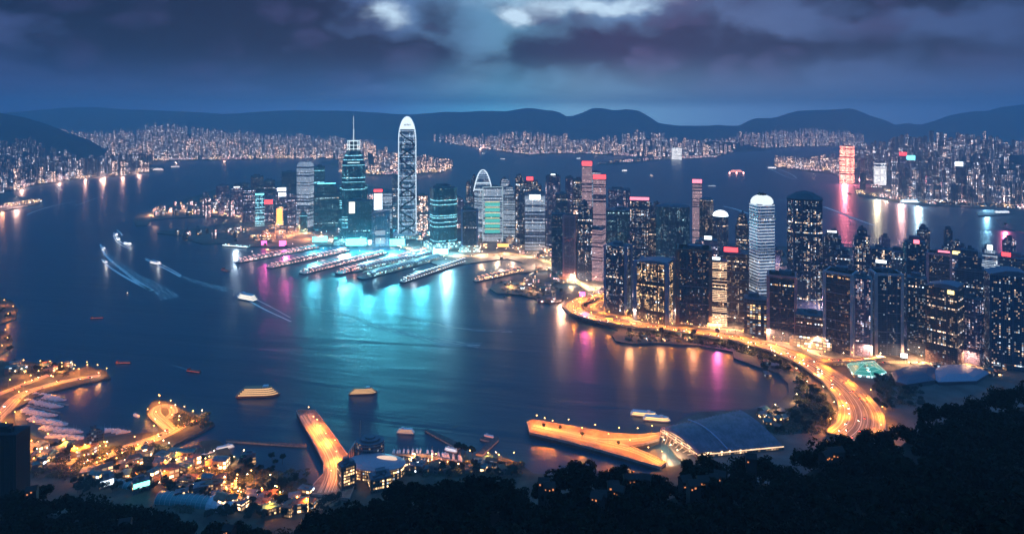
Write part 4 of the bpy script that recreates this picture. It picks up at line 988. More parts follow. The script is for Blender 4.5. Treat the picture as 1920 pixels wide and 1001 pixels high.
# ---------------------------------------------------------------- lamps
POLE = mat('lamp_pole_metal', (.2, .2, .2), .5, .6)
BULB = {}
def lamp(x, y, z, ang, power, col, h, label='slim street lamp with an orange globe along the waterfront road', grp='orange street lamps', nm0='street_lamp'):
    key = (round(power), tuple(col), h)
    r = empty(nm0, (x, y, z), ang, label=label, cat='street lamp', group=grp)
    if h not in BULB:
        q = MB(); q.bar((0, 0, 0), (0, 0, h), .14, 5); q.bar((0, 0, h), (2.6, 0, h+.4), .1, 4); p = q.mesh('pole', POLE)
        q = MB(); q.box(1.1, .4, .2, 2.9, 0, h+.35); hd = q.mesh('lamp_head', POLE); BULB[h] = (p, hd)
    ck = tuple(col)
    if ck not in BULB:
        q = MB(); q.loft([(ell(2*a_, 2*a_, 8, 2.9, 0), b_) for a_, b_ in ((.15, -.35), (.42, -.1), (.5, .25), (.35, .55), (.1, .68))], 0, 0, True); BULB[ck] = q.mesh('lamp_globe', glow('lens_%d' % len(BULB), tuple(c**.6 for c in col), 22, False))
    for nm, me, dz in (('pole', BULB[h][0], 0), ('lamp_head', BULB[h][1], 0), ('lamp_globe', BULB[ck], h+.5)):
        o = bpy.data.objects.new(nm, me); C.objects.link(o); o.parent = r; o.location = (0, 0, dz)
    if key not in BULB:
        l = bpy.data.lights.new('lamp_light', 'AREA'); l.shape = 'DISK'; l.size = 1.6; l.energy = power*(2.4 if h < 20 else 3.2); l.color = col; BULB[key] = l
    o = bpy.data.objects.new('lamp_light', BULB[key]); C.objects.link(o); o.parent = r; o.location = (2.9, 0, h)
sr = random.Random(21)
for x0, x1, y0, y1, n in [(20, 200, 686, 712, 12), (0, 150, 826, 870, 14), (150, 330, 822, 880, 12), (330, 470, 850, 930, 16), (440, 560, 900, 960, 10), (735, 960, 858, 885, 12), (280, 380, 760, 806, 6)]:
    for _ in range(n):
        p = G(sr.uniform(x0, x1), sr.uniform(y0, y1), 3); LAMPS.append((p.x, p.y, 3, sr.uniform(0, 6), sr.choice([700, 1500, 2500]), sr.choice([(1, .27, .025), (1, .5, .2)]), 7))
for L_ in LAMPS: lamp(*L_)
# tall area lights over the plazas and streets between the towers
def flood(x, y, P, col, h=26, label='', grp=None):
    p = G(x, y, 3); lamp(p.x, p.y, 3, 0, P, col, h, label, grp, 'lamp_mast')
for x, y in [(610, 450), (640, 462), (675, 462), (712, 466), (745, 462), (780, 466), (820, 475), (850, 476), (660, 446)]:
    flood(x, y, 32000, (.35, .9, 1), 28, 'tall lamp mast shedding cyan light on the ferry plaza', 'cyan lamp masts on the ferry plaza')
for x, y in [(540, 442), (555, 436), (575, 448), (520, 440), (500, 448)]:
    flood(x, y, 60000, (1, .33, .12), 28, 'tall lamp mast shedding red orange light on the open square', 'red orange lamp masts on the open square')
for x, y in [(900, 478), (930, 482), (960, 482), (1000, 498), (1030, 505), (1075, 532), (1115, 540), (1150, 556), (890, 460), (960, 458), (1010, 476)]:
    flood(x, y, 42000, (1, .6, .36), 26, 'tall lamp mast shedding peach light between the middle towers', 'peach lamp masts between the middle towers')
for x, y in [(1185, 600), (1265, 600), (1340, 616), (1375, 618), (1410, 622), (1440, 640), (1500, 640), (1530, 655), (1610, 665), (1625, 672), (1700, 680), (1720, 676), (1812, 685), (1570, 640), (1465, 648)]:
    flood(x, y, 20000, (1, .5, .24), 22, 'tall lamp mast shedding warm light at the feet of the right towers', 'warm lamp masts at the feet of the right towers')
for x, y in [(1300, 560), (1460, 560), (1560, 560), (1650, 580), (1800, 600), (1380, 520), (1250, 520), (1700, 530), (1600, 500), (1210, 560), (1150, 480), (1340, 540), (1500, 560), (1540, 600), (1640, 620), (1760, 560), (1860, 560), (1430, 500)]:
    flood(x, y, 90000, (.85, .5, .62), 30, 'added lamp mast filling the gaps among the right towers with mauve light', 'added mauve lamp masts deep among the towers')  # lights added for a mauve glow between the towers
for x, y in [(290, 402), (350, 394), (400, 390), (440, 400), (480, 410), (450, 430)]:
    flood(x, y, 50000, (1, .55, .35), 28, 'tall lamp mast on the left headland', 'lamp masts on the left headland')
for x, y in [(1180, 628), (1230, 630), (1290, 636), (1350, 646), (1400, 664), (1450, 680), (1490, 705), (1510, 730), (1490, 755), (1450, 775), (1540, 740), (1560, 770), (1400, 655), (1530, 712)]:
    flood(x, y, 3800, (1, .5, .16), 12, 'low lamp lighting shrubs in the shore park below the viaduct', 'low lamps in the shore park below the viaduct')
for x, y, P in [(40, 352, 9), (110, 340, 7), (190, 333, 9), (260, 326, 9), (30, 388, 7), (330, 299, 14), (420, 298, 12), (500, 295, 12), (575, 294, 12), (680, 318, 14), (740, 320, 12), (800, 318, 14), (900, 278, 18), (1000, 286, 18), (1080, 285, 18),
                (1160, 290, 16), (1220, 290, 12), (1480, 312, 14), (1530, 315, 14), (1575, 322, 12), (1620, 362, 10), (1660, 366, 9), (1720, 376, 8), (1790, 380, 8), (1870, 384, 8), (1700, 345, 12), (1620, 340, 12)]:
    flood(x, y, P*16000, (1, .55, .42), 45, 'tall lamp mast glowing peach on a far quay', 'lamp masts on the far quays')
# lights on masts, added to throw coloured streaks over the bay
FL_ = {}
def bayflood(x, y, P, col, label, h=None, size=7):
    h = h or (48 if P > 2e5 and x < 900 and y > 400 else 20)
    p = G(x, y, 3); r = empty('added_bay_light', (p.x, p.y, 3), -math.atan2(p.x, p.y), label=label, cat='floodlight')
    q = MB(); q.bar((0, 1, 0), (0, 1, h), .5); q.build('pole', POLE, r)
    q = MB(); q.prism(ell(size+.6, 1.2, 12), h-.01-size/2, h+size/2, bottom=True); q.build('housing', DARKM, r, loc=(0, 1.2, 0))
    l = bpy.data.lights.new('bay_fill_light', 'AREA'); l.shape = 'DISK'; l.size = size; l.energy = P; l.color = col; l.spread = math.radians(140)
    o = bpy.data.objects.new('bay_fill_light', l); C.objects.link(o); o.parent = r; o.location = (0, -.2, h); o.rotation_euler = (math.radians(-84), 0, 0)
CY = (.09, .66, .84); MG = (.7, .08, .30)
for x, y, P, c, lb in [(588, 461, 248000, CY, 'leftmost of the added cyan lights facing the bay'), (650, 458, 682000, CY, 'added cyan light behind the third ferry pier'), (690, 464, 744000, CY, 'added cyan light before the dark teal block'),
      (735, 464, 682000, CY, 'added cyan light below the tallest tower'), (790, 470, 496000, CY, 'added cyan light at the root of the ribbed piers'), (838, 484, 217000, (.3, .8, 1), 'added pale cyan light right of the ribbed piers'),
      (497, 470, 5e4, MG, 'added magenta light on the leftmost ferry pier'), (536, 474, 1.1e5, MG, 'added magenta light between the first two ferry piers'), (442, 463, 3e4, (.7, .85, 1), 'added white light on the landing stage'),
      (640, 470, 5e4, (1, .7, .6), 'added pinkish white light by the third ferry pier'), (1098, 590, 3e4, MG, 'added magenta light at the bend of the viaduct'), (1052, 560, 5e4, (1, .5, .3), 'added peach light on the curled spit'),
      (1345, 640, 3e4, MG, 'added magenta light in the shore park'), (1180, 638, 1.2e4, (1, .4, .15), 'added orange light at the park corner'), (1240, 638, 9e3, (1, .4, .15), 'added orange light in the middle of the park edge'), (1300, 642, 9e3, (1, .35, .15), 'added orange light right of the park edge middle'),
      (940, 498, 4e4, (1, .6, .4), 'added peach light at the small basin'), (1584, 344, 2e6, (1, .18, .25), 'added red light before the glowing red slab'), (1645, 372, 3.5e5, (1, .8, .5), 'added warm white light before the white floodlit block'),
      (1722, 385, 3e5, (.6, .85, 1), 'added cool white light at the right quay'), (1690, 380, 3e5, (1, .5, .45), 'added pinkish light at the right quay'), (1850, 392, 1.5e5, (.3, .7, 1), 'added blue light at the right quay'), (1885, 430, 8e4, (1, .15, .3), 'added magenta light on the low right pier'),
      (160, 334, 8e4, (1, .5, .35), 'added peach light on the left waterfront, nearer the hill'), (195, 332, 9e4, (1, .5, .35), 'added peach light on the left waterfront, middle'), (230, 330, 7e4, (1, .5, .35), 'added peach light on the left waterfront, far end'), (5, 393, 2.5e4, (1, .4, .2), 'added orange light on the small left pier')]:
    bayflood(x, y, P, c, lb)
# magenta and cyan glowing panels added along the quay to streak the water
E_MAG = glow('magenta', (1, .10, .42), 5); E_CYS = glow('cyanstrip', (.10, .75, 1), 7)
def hoarding(x, y, wd, ht, m, label, z=5, leg=True):
    p = G(x, y, 3); r = empty('billboard', (p.x, p.y, 3), -math.atan2(p.x, p.y)*.6, label=label, cat='billboard')
    q = MB(); q.box(wd, 1.2, ht, 0, 0, z); q.build('lit_panel', m, r)
    q = MB()
    for s in (-.4, 0, .4): q.box(1, 1, z+ht, s*wd, 1.3, 0)
    q.box(wd+2, .9, 1, 0, 1.2, z-1); q.box(wd+2, .9, 1, 0, 1.2, z+ht); q.build('frame', DARKM, r)
for x, y, wd, ht, m, lb in [(600, 456, 46, 16, E_CYS, 'added cyan panel left of the dark teal block'), (668, 463, 60, 22, E_CYS, 'broad added cyan panel under the mast tower'), (745, 463, 46, 20, E_CYS, 'added cyan panel under the tallest tower'),
                       (826, 480, 44, 16, glow('palecy', (.3, .8, 1), 6), 'added pale panel under the twin fronted teal tower'), (495, 462, 16, 12, E_MAG, 'added magenta panel behind the leftmost ferry pier'), (530, 464, 20, 16, E_MAG, 'added magenta panel behind the second ferry pier'),
                       (636, 455, 30, 12, E_GREEN, 'green lit billboard in the plaza'), (700, 460, 34, 12, E_WHITE, 'white billboard by the grey block'), (943, 466, 34, 10, E_ORANGE, 'orange billboard in front of the teal panelled block'),
                       (1092, 560, 12, 10, E_MAG, 'added magenta panel by the bend of the viaduct'), (1350, 610, 12, 10, E_MAG, 'added magenta panel below the gold lit front'), (1340, 617, 26, 6, E_WARM, 'warm lit hoarding beside the viaduct'), (1695, 676, 10, 7, E_WHITE, 'small white billboard by the foot of the amber tower')]:
    hoarding(x, y, wd, ht, m, lb)
# ---------------------------------------------------------------- boats
HULLW = mat('white_hull_paint', (.65, .66, .68), .35); HULLD = mat('dark_hull_paint', (.03, .035, .06), .4); TAN = mat('tan_hull_paint', (.38, .2, .1), .5); HULLR = mat('red_hull_paint', (.35, .04, .03), .4)
FOAM = mat('wake_foam', (.98, .90, .80), .9)
def hull_poly(L, B, s=1.0):
    return [(-L/2, -B/2*s), (L*.2, -B/2*s), (L*.38, -B*.36*s), (L/2, 0), (L*.38, B*.36*s), (L*.2, B/2*s), (-L/2, B/2*s)]
def boat(x, y, L, ang, label, kind='ferry', decks=3, col=(1, .68, .38), es=4, hull=None, group=None, name='ferry', cat='boat'):
    p = G(x, y, 0); r = empty(name, (p.x, p.y, 0), math.radians(ang), label=label, cat=cat, group=group)
    B = L*(.24 if kind != 'barge' else .28); H = max(1.6, L*.05)
    q = MB(); q.loft([([(a*.93, b*.8) for a, b in hull_poly(L, B)], -.5), (hull_poly(L, B), H)], 0, 0); q.build('hull', hull or HULLW, r)
    if kind == 'ferry':
        z = H; e = glow('boat_%d_%d_%d' % (col[0]*99, col[1]*99, es*10), col, es); dh = max(1.6, L*(.055 if decks < 4 else .04))
        for k in range(decks):
            f = 1-.10*k; pl = [(a*f*.94, b*f*.94) for a, b in hull_poly(L, B)]
            q = MB(); q.prism([(a*.93, b*.88) for a, b in pl], z, z+dh*.72); w_ = q.build('lit_saloon', [e, HULLW], r)
            q = MB(); q.prism(pl, z+dh*.72, z+dh, bottom=True); q.build('deck', hull or HULLW, r); z += dh
        q = MB(); q.box(L*.12, B*.4, dh*.9, L*.16, 0, z); q.build('wheelhouse', HULLW, r)
        q = MB(); q.bar((0, 0, z), (0, 0, z+dh*1.6), .2); q.build('mast', STEEL, r)
    elif kind == 'yacht':
        q = MB(); q.prism([(a*.55-L*.06, b*.62) for a, b in hull_poly(L, B)], H, H+1.8, top=.9); q.build('cabin', HULLW, r)
        q = MB(); q.prism(rect(L*.2, B*.4, -L*.08, 0), H+1.8, H+3, top=.85); q.build('flybridge', HULLW, r)
        q = MB(); q.bar((L*.02, 0, H+1), (L*.02, 0, H+L*.5), .12, 4); q.build('mast', STEEL, r)
    elif kind == 'barge':
        q = MB(); q.box(L*.8, B*.7, 1.2, -L*.05, 0, H); q.build('cargo_hatch', mat('rust_red', (.28, .07, .05), .7), r)
        q = MB(); q.box(L*.12, B*.6, L*.09, -L*.40, 0, H+.9); q.build('wheelhouse', HULLR, r)
        q = MB(); q.box(L*.9, .5, .8, 0, -B*.47, H+.02); q.build('rail_light', glow('barge_red', (.9, .14, .10), .45), r)
    return r
def wake_fill_light(r, L, P):  # added light that brightens the foam behind each boat
    l = bpy.data.lights.new('wake_fill_light', 'AREA'); l.shape = 'DISK'; l.size = 1.5; l.energy = P*.6; l.color = (1, .93, .85)
    o = bpy.data.objects.new('wake_fill_light', l); C.objects.link(o); o.parent = r; o.location = (-L*.5, 0, 13); o.rotation_euler = (0, math.radians(38), 0)
def wake(x, y, pts, w0, w1, name='wake', m=FOAM):  # foam strips drawn where lights of moving boats leave long streaks
    """foam on the water: a line of photo points with widening half width"""
    P = smoothline([(*G(a, b)[:2], w0+(w1-w0)*i/(len(pts)-1)) for i, (a, b) in enumerate(pts)], 6)
    q = MB(); ribbon(q, P, -1, 1, .25); q.build(name, m, kind='stuff', label='white foam wake drawn along the light trail of a moving boat', cat='wake')
def foam_mat():
    m = bpy.data.materials.new('streaky_foam'); m.use_nodes = True; t = NT(m.node_tree); b = t.n['Principled BSDF']
    uvn = t.n.new('ShaderNodeUVMap'); uvn.uv_map = 'UVMap'; u, v, _ = t.xyz(uvn.outputs[0])
    n, _ = t.noise(t.cmb(t.m('MULTIPLY', u, .5), t.m('MULTIPLY', v, .02)), 1, 4, .6)
    b.inputs['Base Color'].default_value = (.95, .90, .82, 1); b.inputs['Roughness'].default_value = .9
    t.put(b.inputs['Alpha'], t.m('MULTIPLY', t.smooth(n, .42, .7), .8)); return m
SFOAM = foam_mat()
# nearer ferries, all with glowing decks
boat(485, 742, 64, 3, 'large ferry with four glowing peach decks, left of the middle of the bay', decks=4, es=1.1, col=(1, .56, .26), hull=TAN)
boat(681, 738, 43, 4, 'ferry with glowing decks right of the larger four deck ferry', decks=4, es=1.0, col=(1, .56, .26), hull=TAN)
boat(760, 812, 24, 175, 'orange and white ferry moored at the end of the dark breakwater', decks=3, col=(1, .5, .28), es=.7)
boat(845, 846, 18, 160, 'white lit boat moored near the two dark bushes', decks=2, col=(.9, .9, 1), es=1.2)
boat(916, 822, 15, 160, 'small red lit boat inside the hooked breakwater', decks=2, col=(1, .3, .22), es=.9)
boat(255, 781, 14, 150, 'small orange rimmed boat left of the roundabout quay', decks=1, col=(1, .5, .35), es=1)
boat(422, 842, 22, 28, 'white decked boat at the marina mouth with its bow up right', decks=2, col=(1, .8, .7), es=1.1)
boat(424, 508, 40, -40, 'dark barge with a red lit rail below the white landing stage', 'barge', es=5, hull=HULLD)
boat(183, 597, 26, 10, 'dark low boat with a faint red rail in the left of the bay', 'barge', es=2.5, hull=HULLD)
boat(233, 681, 27, 0, 'dark low boat with a straight red rail near the left peninsula', 'barge', es=3, hull=HULLD)
boat(365, 697, 28, -16, 'dark boat with a thin red line trailing up left', 'barge', es=2.5, hull=HULLD)
boat(239, 550, 9, 120, 'tiny boat with one warm light', decks=1, col=(1, .6, .3), es=4)
boat(1208, 779, 38, -12, 'slender boat with gold lit decks just above the forked pier', decks=2, col=(1, .58, .2), es=2)
boat(1232, 788, 38, -12, 'second slender gold lit boat beside the ribbed hall', decks=2, col=(1, .58, .2), es=2)
# fast white ferries and their wakes on the left
wake_fill_light(boat(194, 466, 36, 128, 'white fast ferry heading up left, upper of the two', decks=2, col=(.9, .95, 1), es=1.6), 40, 5000)
wake_fill_light(boat(196, 492, 36, 135, 'white fast ferry heading up left, lower of the two', decks=2, col=(.9, .95, 1), es=1.6), 40, 5000)
wake_fill_light(boat(219, 440, 34, 120, 'white lit boat in the tight trio, topmost', decks=2, col=(.95, .95, 1), es=3, name='motor_launch'), 40, 5000)
wake_fill_light(boat(221, 449, 40, 130, 'white lit boat in the tight trio, middle', decks=2, col=(.95, .95, 1), es=3, name='motor_launch'), 40, 5000)
wake_fill_light(boat(238, 458, 40, 150, 'white lit boat in the tight trio, lowest', decks=2, col=(.95, .95, 1), es=3, name='motor_launch'), 40, 5000)
wake_fill_light(boat(290, 495, 52, 148, 'white ferry with a double wake toward the lower right', decks=2, col=(1, .92, .88), es=1.6), 40, 5000)
wake_fill_light(boat(462, 562, 62, 152, 'bright cream ferry with a long split wake in the middle of the bay', decks=3, col=(1, .88, .72), es=1.6), 40, 5000)
for i, (pts, a, b, m) in enumerate([
    ([(188, 458), (196, 476), (212, 492), (232, 508), (258, 528), (285, 545)], 2.4, 5, FOAM), ([(192, 464), (215, 488), (245, 508), (275, 530)], 3, 9, SFOAM),
    ([(190, 486), (202, 498), (222, 512), (250, 528), (282, 544)], 2, 4, FOAM), ([(200, 488), (225, 502), (262, 522), (296, 540), (320, 560)], 5, 20, SFOAM),
    ([(213, 436), (218, 445), (228, 455), (243, 463)], 2.2, 2.2, FOAM), ([(212, 441), (218, 452), (230, 461), (246, 467)], 1.8, 1.8, FOAM), ([(219, 431), (226, 437), (229, 442)], 2.2, 2.2, FOAM),
    ([(272, 486), (295, 497), (318, 508), (338, 519)], 2.2, 2.6, FOAM), ([(272, 484), (298, 494), (322, 506), (340, 517)], 1.4, 1.6, FOAM), ([(340, 519), (380, 532), (430, 545)], 5, 14, SFOAM),
    ([(445, 554), (470, 566), (500, 582), (546, 603)], 2.8, 1.4, FOAM), ([(448, 553), (475, 560), (505, 574), (545, 596)], 1.4, .8, FOAM), ([(448, 560), (480, 576), (520, 595), (548, 606)], 1.2, .8, SFOAM),
    ([(50, 403), (70, 395), (105, 385), (145, 377)], 3, 2, FOAM), ([(140, 386), (160, 379), (183, 371)], 2, 2, FOAM), ([(50, 406), (90, 394), (140, 384)], 4, 3, SFOAM),
    ([(338, 346), (365, 330), (395, 318)], 2, 2, SFOAM), ([(240, 551), (256, 560), (274, 569)], .8, 1.6, SFOAM), ([(300, 677), (330, 686), (362, 696)], .8, 1.5, SFOAM),
    ([(1436, 312), (1452, 321), (1470, 330), (1492, 337)], 3, 3, FOAM), ([(1440, 310), (1462, 318), (1485, 328), (1494, 335)], 3, 3, FOAM), ([(1545, 388), (1570, 397), (1600, 409), (1640, 423)], 8, 5, FOAM), ([(1560, 400), (1600, 416), (1650, 428)], 14, 8, SFOAM),
    ([(1356, 387), (1378, 392), (1402, 400), (1430, 405)], 6, 6, FOAM), ([(1462, 374), (1478, 380), (1520, 392)], 7, 10, SFOAM),
    ([(1232, 333), (1270, 326), (1320, 318), (1350, 314)], 2, 2, SFOAM), ([(838, 290), (870, 300), (908, 306)], 2, 2, SFOAM), ([(1130, 323), (1168, 323)], 2, 2, SFOAM),
    ([(545, 555), (620, 566), (700, 580), (800, 604), (880, 618), (960, 622)], 3, 5, SFOAM), ([(560, 575), (650, 592), (740, 620), (830, 640), (900, 648)], 6, 12, SFOAM)]):
    wake(0, 0, pts, a, b, m=m)
# far boats
far = [(1221, 331, 62, 90, 'sailing cruise ship with dark stacked decks beyond the middle towers', 5, (1, .75, .6), 1.0), (1381, 324, 100, 4, 'broad floating restaurant boat with red rimmed roofs', 3, (1, .35, .28), 2.0),
       (1265, 299, 40, 0, 'small white boat by the terminal block', 2, (1, .9, .9), 2), (943, 299, 55, -30, 'slim lit boat in the far channel, nearer end', 2, (1, .9, .8), 2), (906, 288, 34, 0, 'tiny white boat in the far channel', 2, (1, 1, 1), 3),
       (1085, 298, 50, 30, 'small white boat before the far middle pier', 2, (.9, .95, 1), 2.5), (1171, 321, 44, 0, 'white boat trailing a thin wake to the left', 3, (1, .95, .9), 2.5), (329, 314, 70, 10, 'pale ferry off the far left shore', 2, (1, .85, .8), 2),
       (297, 320, 80, 10, 'ferry berthed at the end of the left waterfront', 3, (1, .8, .75), 2), (1448, 316, 70, -35, 'fast ferry with a looping white wake', 2, (1, .9, .9), 3), (1880, 400, 70, 5, 'white lit boat near the right pier', 2, (.9, .95, 1), 2), (1710, 381, 110, 2, 'long white lit ferry berthed at the right quay', 2, (.75, .92, 1), 3),
       (1592, 363, 26, 10, 'little dark boat off the right quay', 1, (.6, .5, .4), .4), (600, 293, 100, 8, 'pale liner against the far left shore', 3, (1, .9, .85), 1.6), (1335, 350, 50, 0, 'blurred pale boat left of the floating restaurant', 2, (.8, .9, 1), .8), (1880, 334, 40, 0, 'white boat off the right shore', 2, (1, .9, .9), 2)]
for x, y, L, a, lb, dk, c, es in far[:-1]: boat(x, y, L, a, lb, decks=dk, col=c, es=es)
# spotlights of the floating restaurant
p = G(1381, 326)
for k in (-1, 0, 1):
    hoarding(1381+k*13, 326.5, 9, 12, glow('restaurant', (1, .42, .38), 9), 'salmon light panel under the floating restaurant, %s' % ['left one', 'middle one', 'right one'][k+1], 2)
# marinas
def marina(pts, L, ang, n, phrase, jit=8):
    k = 0
    for i in range(n):
        x = pts[0][0]+(pts[1][0]-pts[0][0])*(i+.5)/n+R.uniform(-jit, jit)*.4; y = pts[0][1]+(pts[1][1]-pts[0][1])*(i+.5)/n+R.uniform(-1, 1)
        boat(x, y, L*R.uniform(.8, 1.2), ang+R.uniform(-4, 4), 'white motor yacht moored in the %s' % phrase, 'yacht', group='yachts moored in the %s' % phrase, name='motor_yacht')
marina([(66, 740), (120, 752)], 20, 14, 6, 'left basin below the curved quay'); marina([(52, 752), (110, 764)], 20, 14, 7, 'left basin below the curved quay')
marina([(45, 768), (100, 782)], 20, 12, 7, 'left basin below the curved quay'); marina([(60, 785), (120, 798)], 20, 10, 8, 'left basin below the curved quay')
marina([(80, 802), (150, 812)], 20, 8, 8, 'left basin below the curved quay'); marina([(95, 818), (165, 824)], 20, 8, 8, 'left basin below the curved quay')
marina([(190, 806), (240, 812)], 18, 25, 4, 'left basin below the curved quay')
marina([(735, 850), (790, 846)], 13, 95, 9, 'small marina beside the round building'); marina([(740, 864), (830, 866)], 13, 95, 13, 'small marina beside the round building')
marina([(800, 848), (870, 862)], 13, 100, 9, 'small marina beside the round building'); marina([(830, 872), (920, 872)], 12, 100, 11, 'small marina beside the round building'); marina([(900, 866), (960, 880)], 12, 110, 8, 'small marina beside the round building')
marina([(300, 872), (400, 852)], 15, 35, 8, 'middle basin among the orange roads'); marina([(330, 890), (420, 872)], 15, 30, 8, 'middle basin among the orange roads')
for (a, b) in [((62, 746), (128, 760)), ((50, 760), (112, 774)), ((52, 776), (122, 792)), ((68, 794), (150, 806)), ((88, 811), (160, 819))]:
    u, v = G(*a), G(*b); d_ = v-u
    q = MB(); q.box(d_.length, 2.4, 1.2); q.build('pontoon', QUAY, loc=((u.x+v.x)/2, (u.y+v.y)/2, 0), rz=math.atan2(d_.y, d_.x), label='floating pontoon between the yachts of the left basin', cat='pontoon', group='pontoons of the left basin')
for (a, b) in [((728, 856), (800, 856)), ((800, 856), (860, 870)), ((860, 876), (950, 874))]:
    u, v = G(*a), G(*b); d_ = v-u
    q = MB(); q.box(d_.length, 2.4, 3.8); q.build('pontoon', QUAY, loc=((u.x+v.x)/2, (u.y+v.y)/2, 0), rz=math.atan2(d_.y, d_.x), label='pontoon between the yachts of the small marina beside the round building', cat='pontoon', group='pontoons of the small marina')

# ---------------------------------------------------------------- foreground buildings
# ribbed purple roofed hall
def hall():
    z = 4; P = [G(x, y, z) for x, y in [(1238, 812), (1310, 858), (1470, 842), (1390, 775)]]; c = P[0]
    r = empty('exhibition_hall', (c.x, c.y, 0), label='long ribbed hall with purple roof ridges and a gold lit end beside the forked pier', cat='hall')
    A, B_, C_, D_ = [p-Vector((c.x, c.y, 0)) for p in P]      # A-B lit end, A-D along the water
    q = MB(); n = 46; m = 10
    for i in range(n):
        for j in range(m):
            def pt(u, v, k=0):
                base = (A.lerp(D_, u)).lerp(B_.lerp(C_, u), v)
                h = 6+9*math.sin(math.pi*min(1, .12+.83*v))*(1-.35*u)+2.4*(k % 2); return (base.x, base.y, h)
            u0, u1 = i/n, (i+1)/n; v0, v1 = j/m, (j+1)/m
            q.face([pt(u0, v0, i), pt(u1, v0, i+1), pt(u1, v1, i+1), pt(u0, v1, i)], i % 2)  # every other rib slope is coloured dark to imitate shade
    q.build('roof', [mat('violet_ribbed_roof', (.20, .14, .19), .65, var=.3, vs=.1), mat('shaded_rib_slope', (.03, .02, .03), .7)], r)
    q = MB()
    for v0, v1 in [(j/m, (j+1)/m) for j in range(m)]:
        a = A.lerp(B_, v0); b = A.lerp(B_, v1); f = lambda v: 6+9*math.sin(math.pi*min(1, .12+.83*v))
        q.face([(a.x, a.y, 0), (b.x, b.y, 0), (b.x, b.y, f(v1)-.2), (a.x, a.y, f(v0)-.2)], 0, [(v0*50, 0), (v1*50, 0), (v1*50, f(v1)), (v0*50, f(v0))])
    for a, b in ((A, D_), (B_, C_)):
        q.face([(a.x, a.y, 0), (b.x, b.y, 0), (b.x, b.y, 8), (a.x, a.y, 10)], 0, [(0, 0), (80, 0), (80, 8), (0, 10)])
    q.build('end_wall', [FM('goldB')], r)
    q = MB()
    for j in range(9):
        v = (j+.5)/9; a = A.lerp(B_, v); b = A.lerp(B_, .5)+Vector((-9, 4, 0)); q.bar((a.x-1, a.y, 5+9*math.sin(math.pi*(.12+.83*v))), (a.x*.7+b.x*.3-7, a.y*.7+b.y*.3, 0), .5, 5)
    q.build('fan_strut', mat('pale_strut', (.5, .45, .4), .6), r)
    q = MB(); a = A.lerp(D_, .33); b = B_.lerp(C_, .33)
    for k in range(10):
        v0, v1 = k/10, (k+1)/10; f = lambda v: 10.5+9*math.sin(math.pi*min(1, .12+.83*v))*(.88)
        q.bar((*a.lerp(b, v0)[:2], f(v0)), (*a.lerp(b, v1)[:2], f(v1)), .8, 5)
    q.build('roof_ridge', mat('pale_ridge', (.3, .32, .5), .5), r)
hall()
for x, y in [(1250, 838), (1262, 848), (1275, 858)]:
    p = G(x, y, 3); lamp(p.x-6, p.y, 3, 0, 5000, (1, .55, .25), 9, 'low lamp by the gold lit end of the ribbed hall', 'low lamps at the ribbed hall')
# round dark building with glass tower
def round_building():
    p = G(694, 866, 3); r = empty('round_building', (p.x, p.y, 3), label='dark rounded building with stacked curved floors, a thin mast and pale fins on its left', cat='building')
    q = MB(); q.prism(ell(34, 26, 24), -1, 27); q.build('body', [FM('navy'), ROOF], r)
    q = MB()
    for k in range(6): q.prism(ell(35.4, 27.4, 24), 3.5+4.2*k, 4.3+4.2*k, bottom=True)
    q.build('floor_ledge', mat('slate_ledge', (.12, .18, .24), .4), r)
    q = MB(); q.prism(ell(24, 18, 24), 27, 29.5); q.prism(ell(12, 9, 24), 29.4, 31); q.build('roof_plant', ROOF, r)
    q = MB(); q.bar((-12, 0, 26), (-12, 0, 50), .35); q.build('mast', STEEL, r)
    q = MB()
    for k in range(4): q.box(1.0, 12, 24-3*k, -19-2.0*k, 0, -1)
    q.build('fin', mat('pinkish_fin', (.5, .36, .34), .6), r)
round_building()
# fan canopy hall between orange pier and marina
def fan_hall():
    p = G(705, 888, 3); r = empty('terminal_hall', (p.x, p.y, 3), -.1, label='low terminal hall with a pale pinkish oval roof beside the orange pier', cat='hall')
    q = MB(); q.prism(ell(66, 34, 24), -1, 13); q.build('body', [FM('gold'), ROOF], r)
    q = MB(); q.loft([(ell(70*c, 38*c, 28), z) for c, z in ((1, 13), (1, 14), (.8, 16.5), (.45, 18), (.1, 18.6))], 0, 0, True); q.build('roof', mat('pale_pink_roof', (.38, .28, .32), .5), r)
    q = MB(); q.loft([(ell(26*c, 8*c, 16, 12, 2), z) for c, z in ((1, 16.5), (.9, 19), (.5, 19.8))], 0, 0); q.build('skylight', glow('skylight', (1, .68, .5), .9), r)
fan_hall()
# gold lit block at the root of the orange pier
T(632, 668, 872, 930, 'gold', 'squat block blazing amber at the root of the orange pier', 'flat', 20, .8, cat='building', name='pier_building', led=False)
T(690, 735, 895, 930, 'gold', 'amber window block half hidden by the trees right of the orange pier', 'flat', 10, .7, cat='building', name='pier_building', led=False)
# small lit buildings bottom left
a = T(186, 214, 900, 922, 'podd', 'small building with a white lit upper storey, bottom left', 'flat', 5, .6, cat='building', name='small_building', led=False)
w, d, h = a['_wdh']; q = MB(); q.box(w*.95, .6, h*.6, 0, -d/2-.4, h*.35); q.build('lit_panel', glow('wp', (.75, .9, 1), 2.0), a)
a = T(247, 282, 902, 930, 'podd', 'small building glowing green white, bottom left', 'flat', 5, .6, cat='building', name='small_building', led=False)
w, d, h = a['_wdh']; q = MB(); q.box(w*.92, .6, h*.35, 0, -d/2-.4, h*.5); q.build('lit_panel', glow('gp', (.2, 1, .7), 3.5), a)
T(158, 196, 808, 852, 'navy', 'two dark blocks standing at the edge of the left basin', 'step', 0, .8, cat='building', name='dark_block', led=False)
T(455, 480, 855, 875, 'podd', 'little hut at the basin left of the orange pier', 'flat', 0, .8, cat='building', name='small_building', led=False)
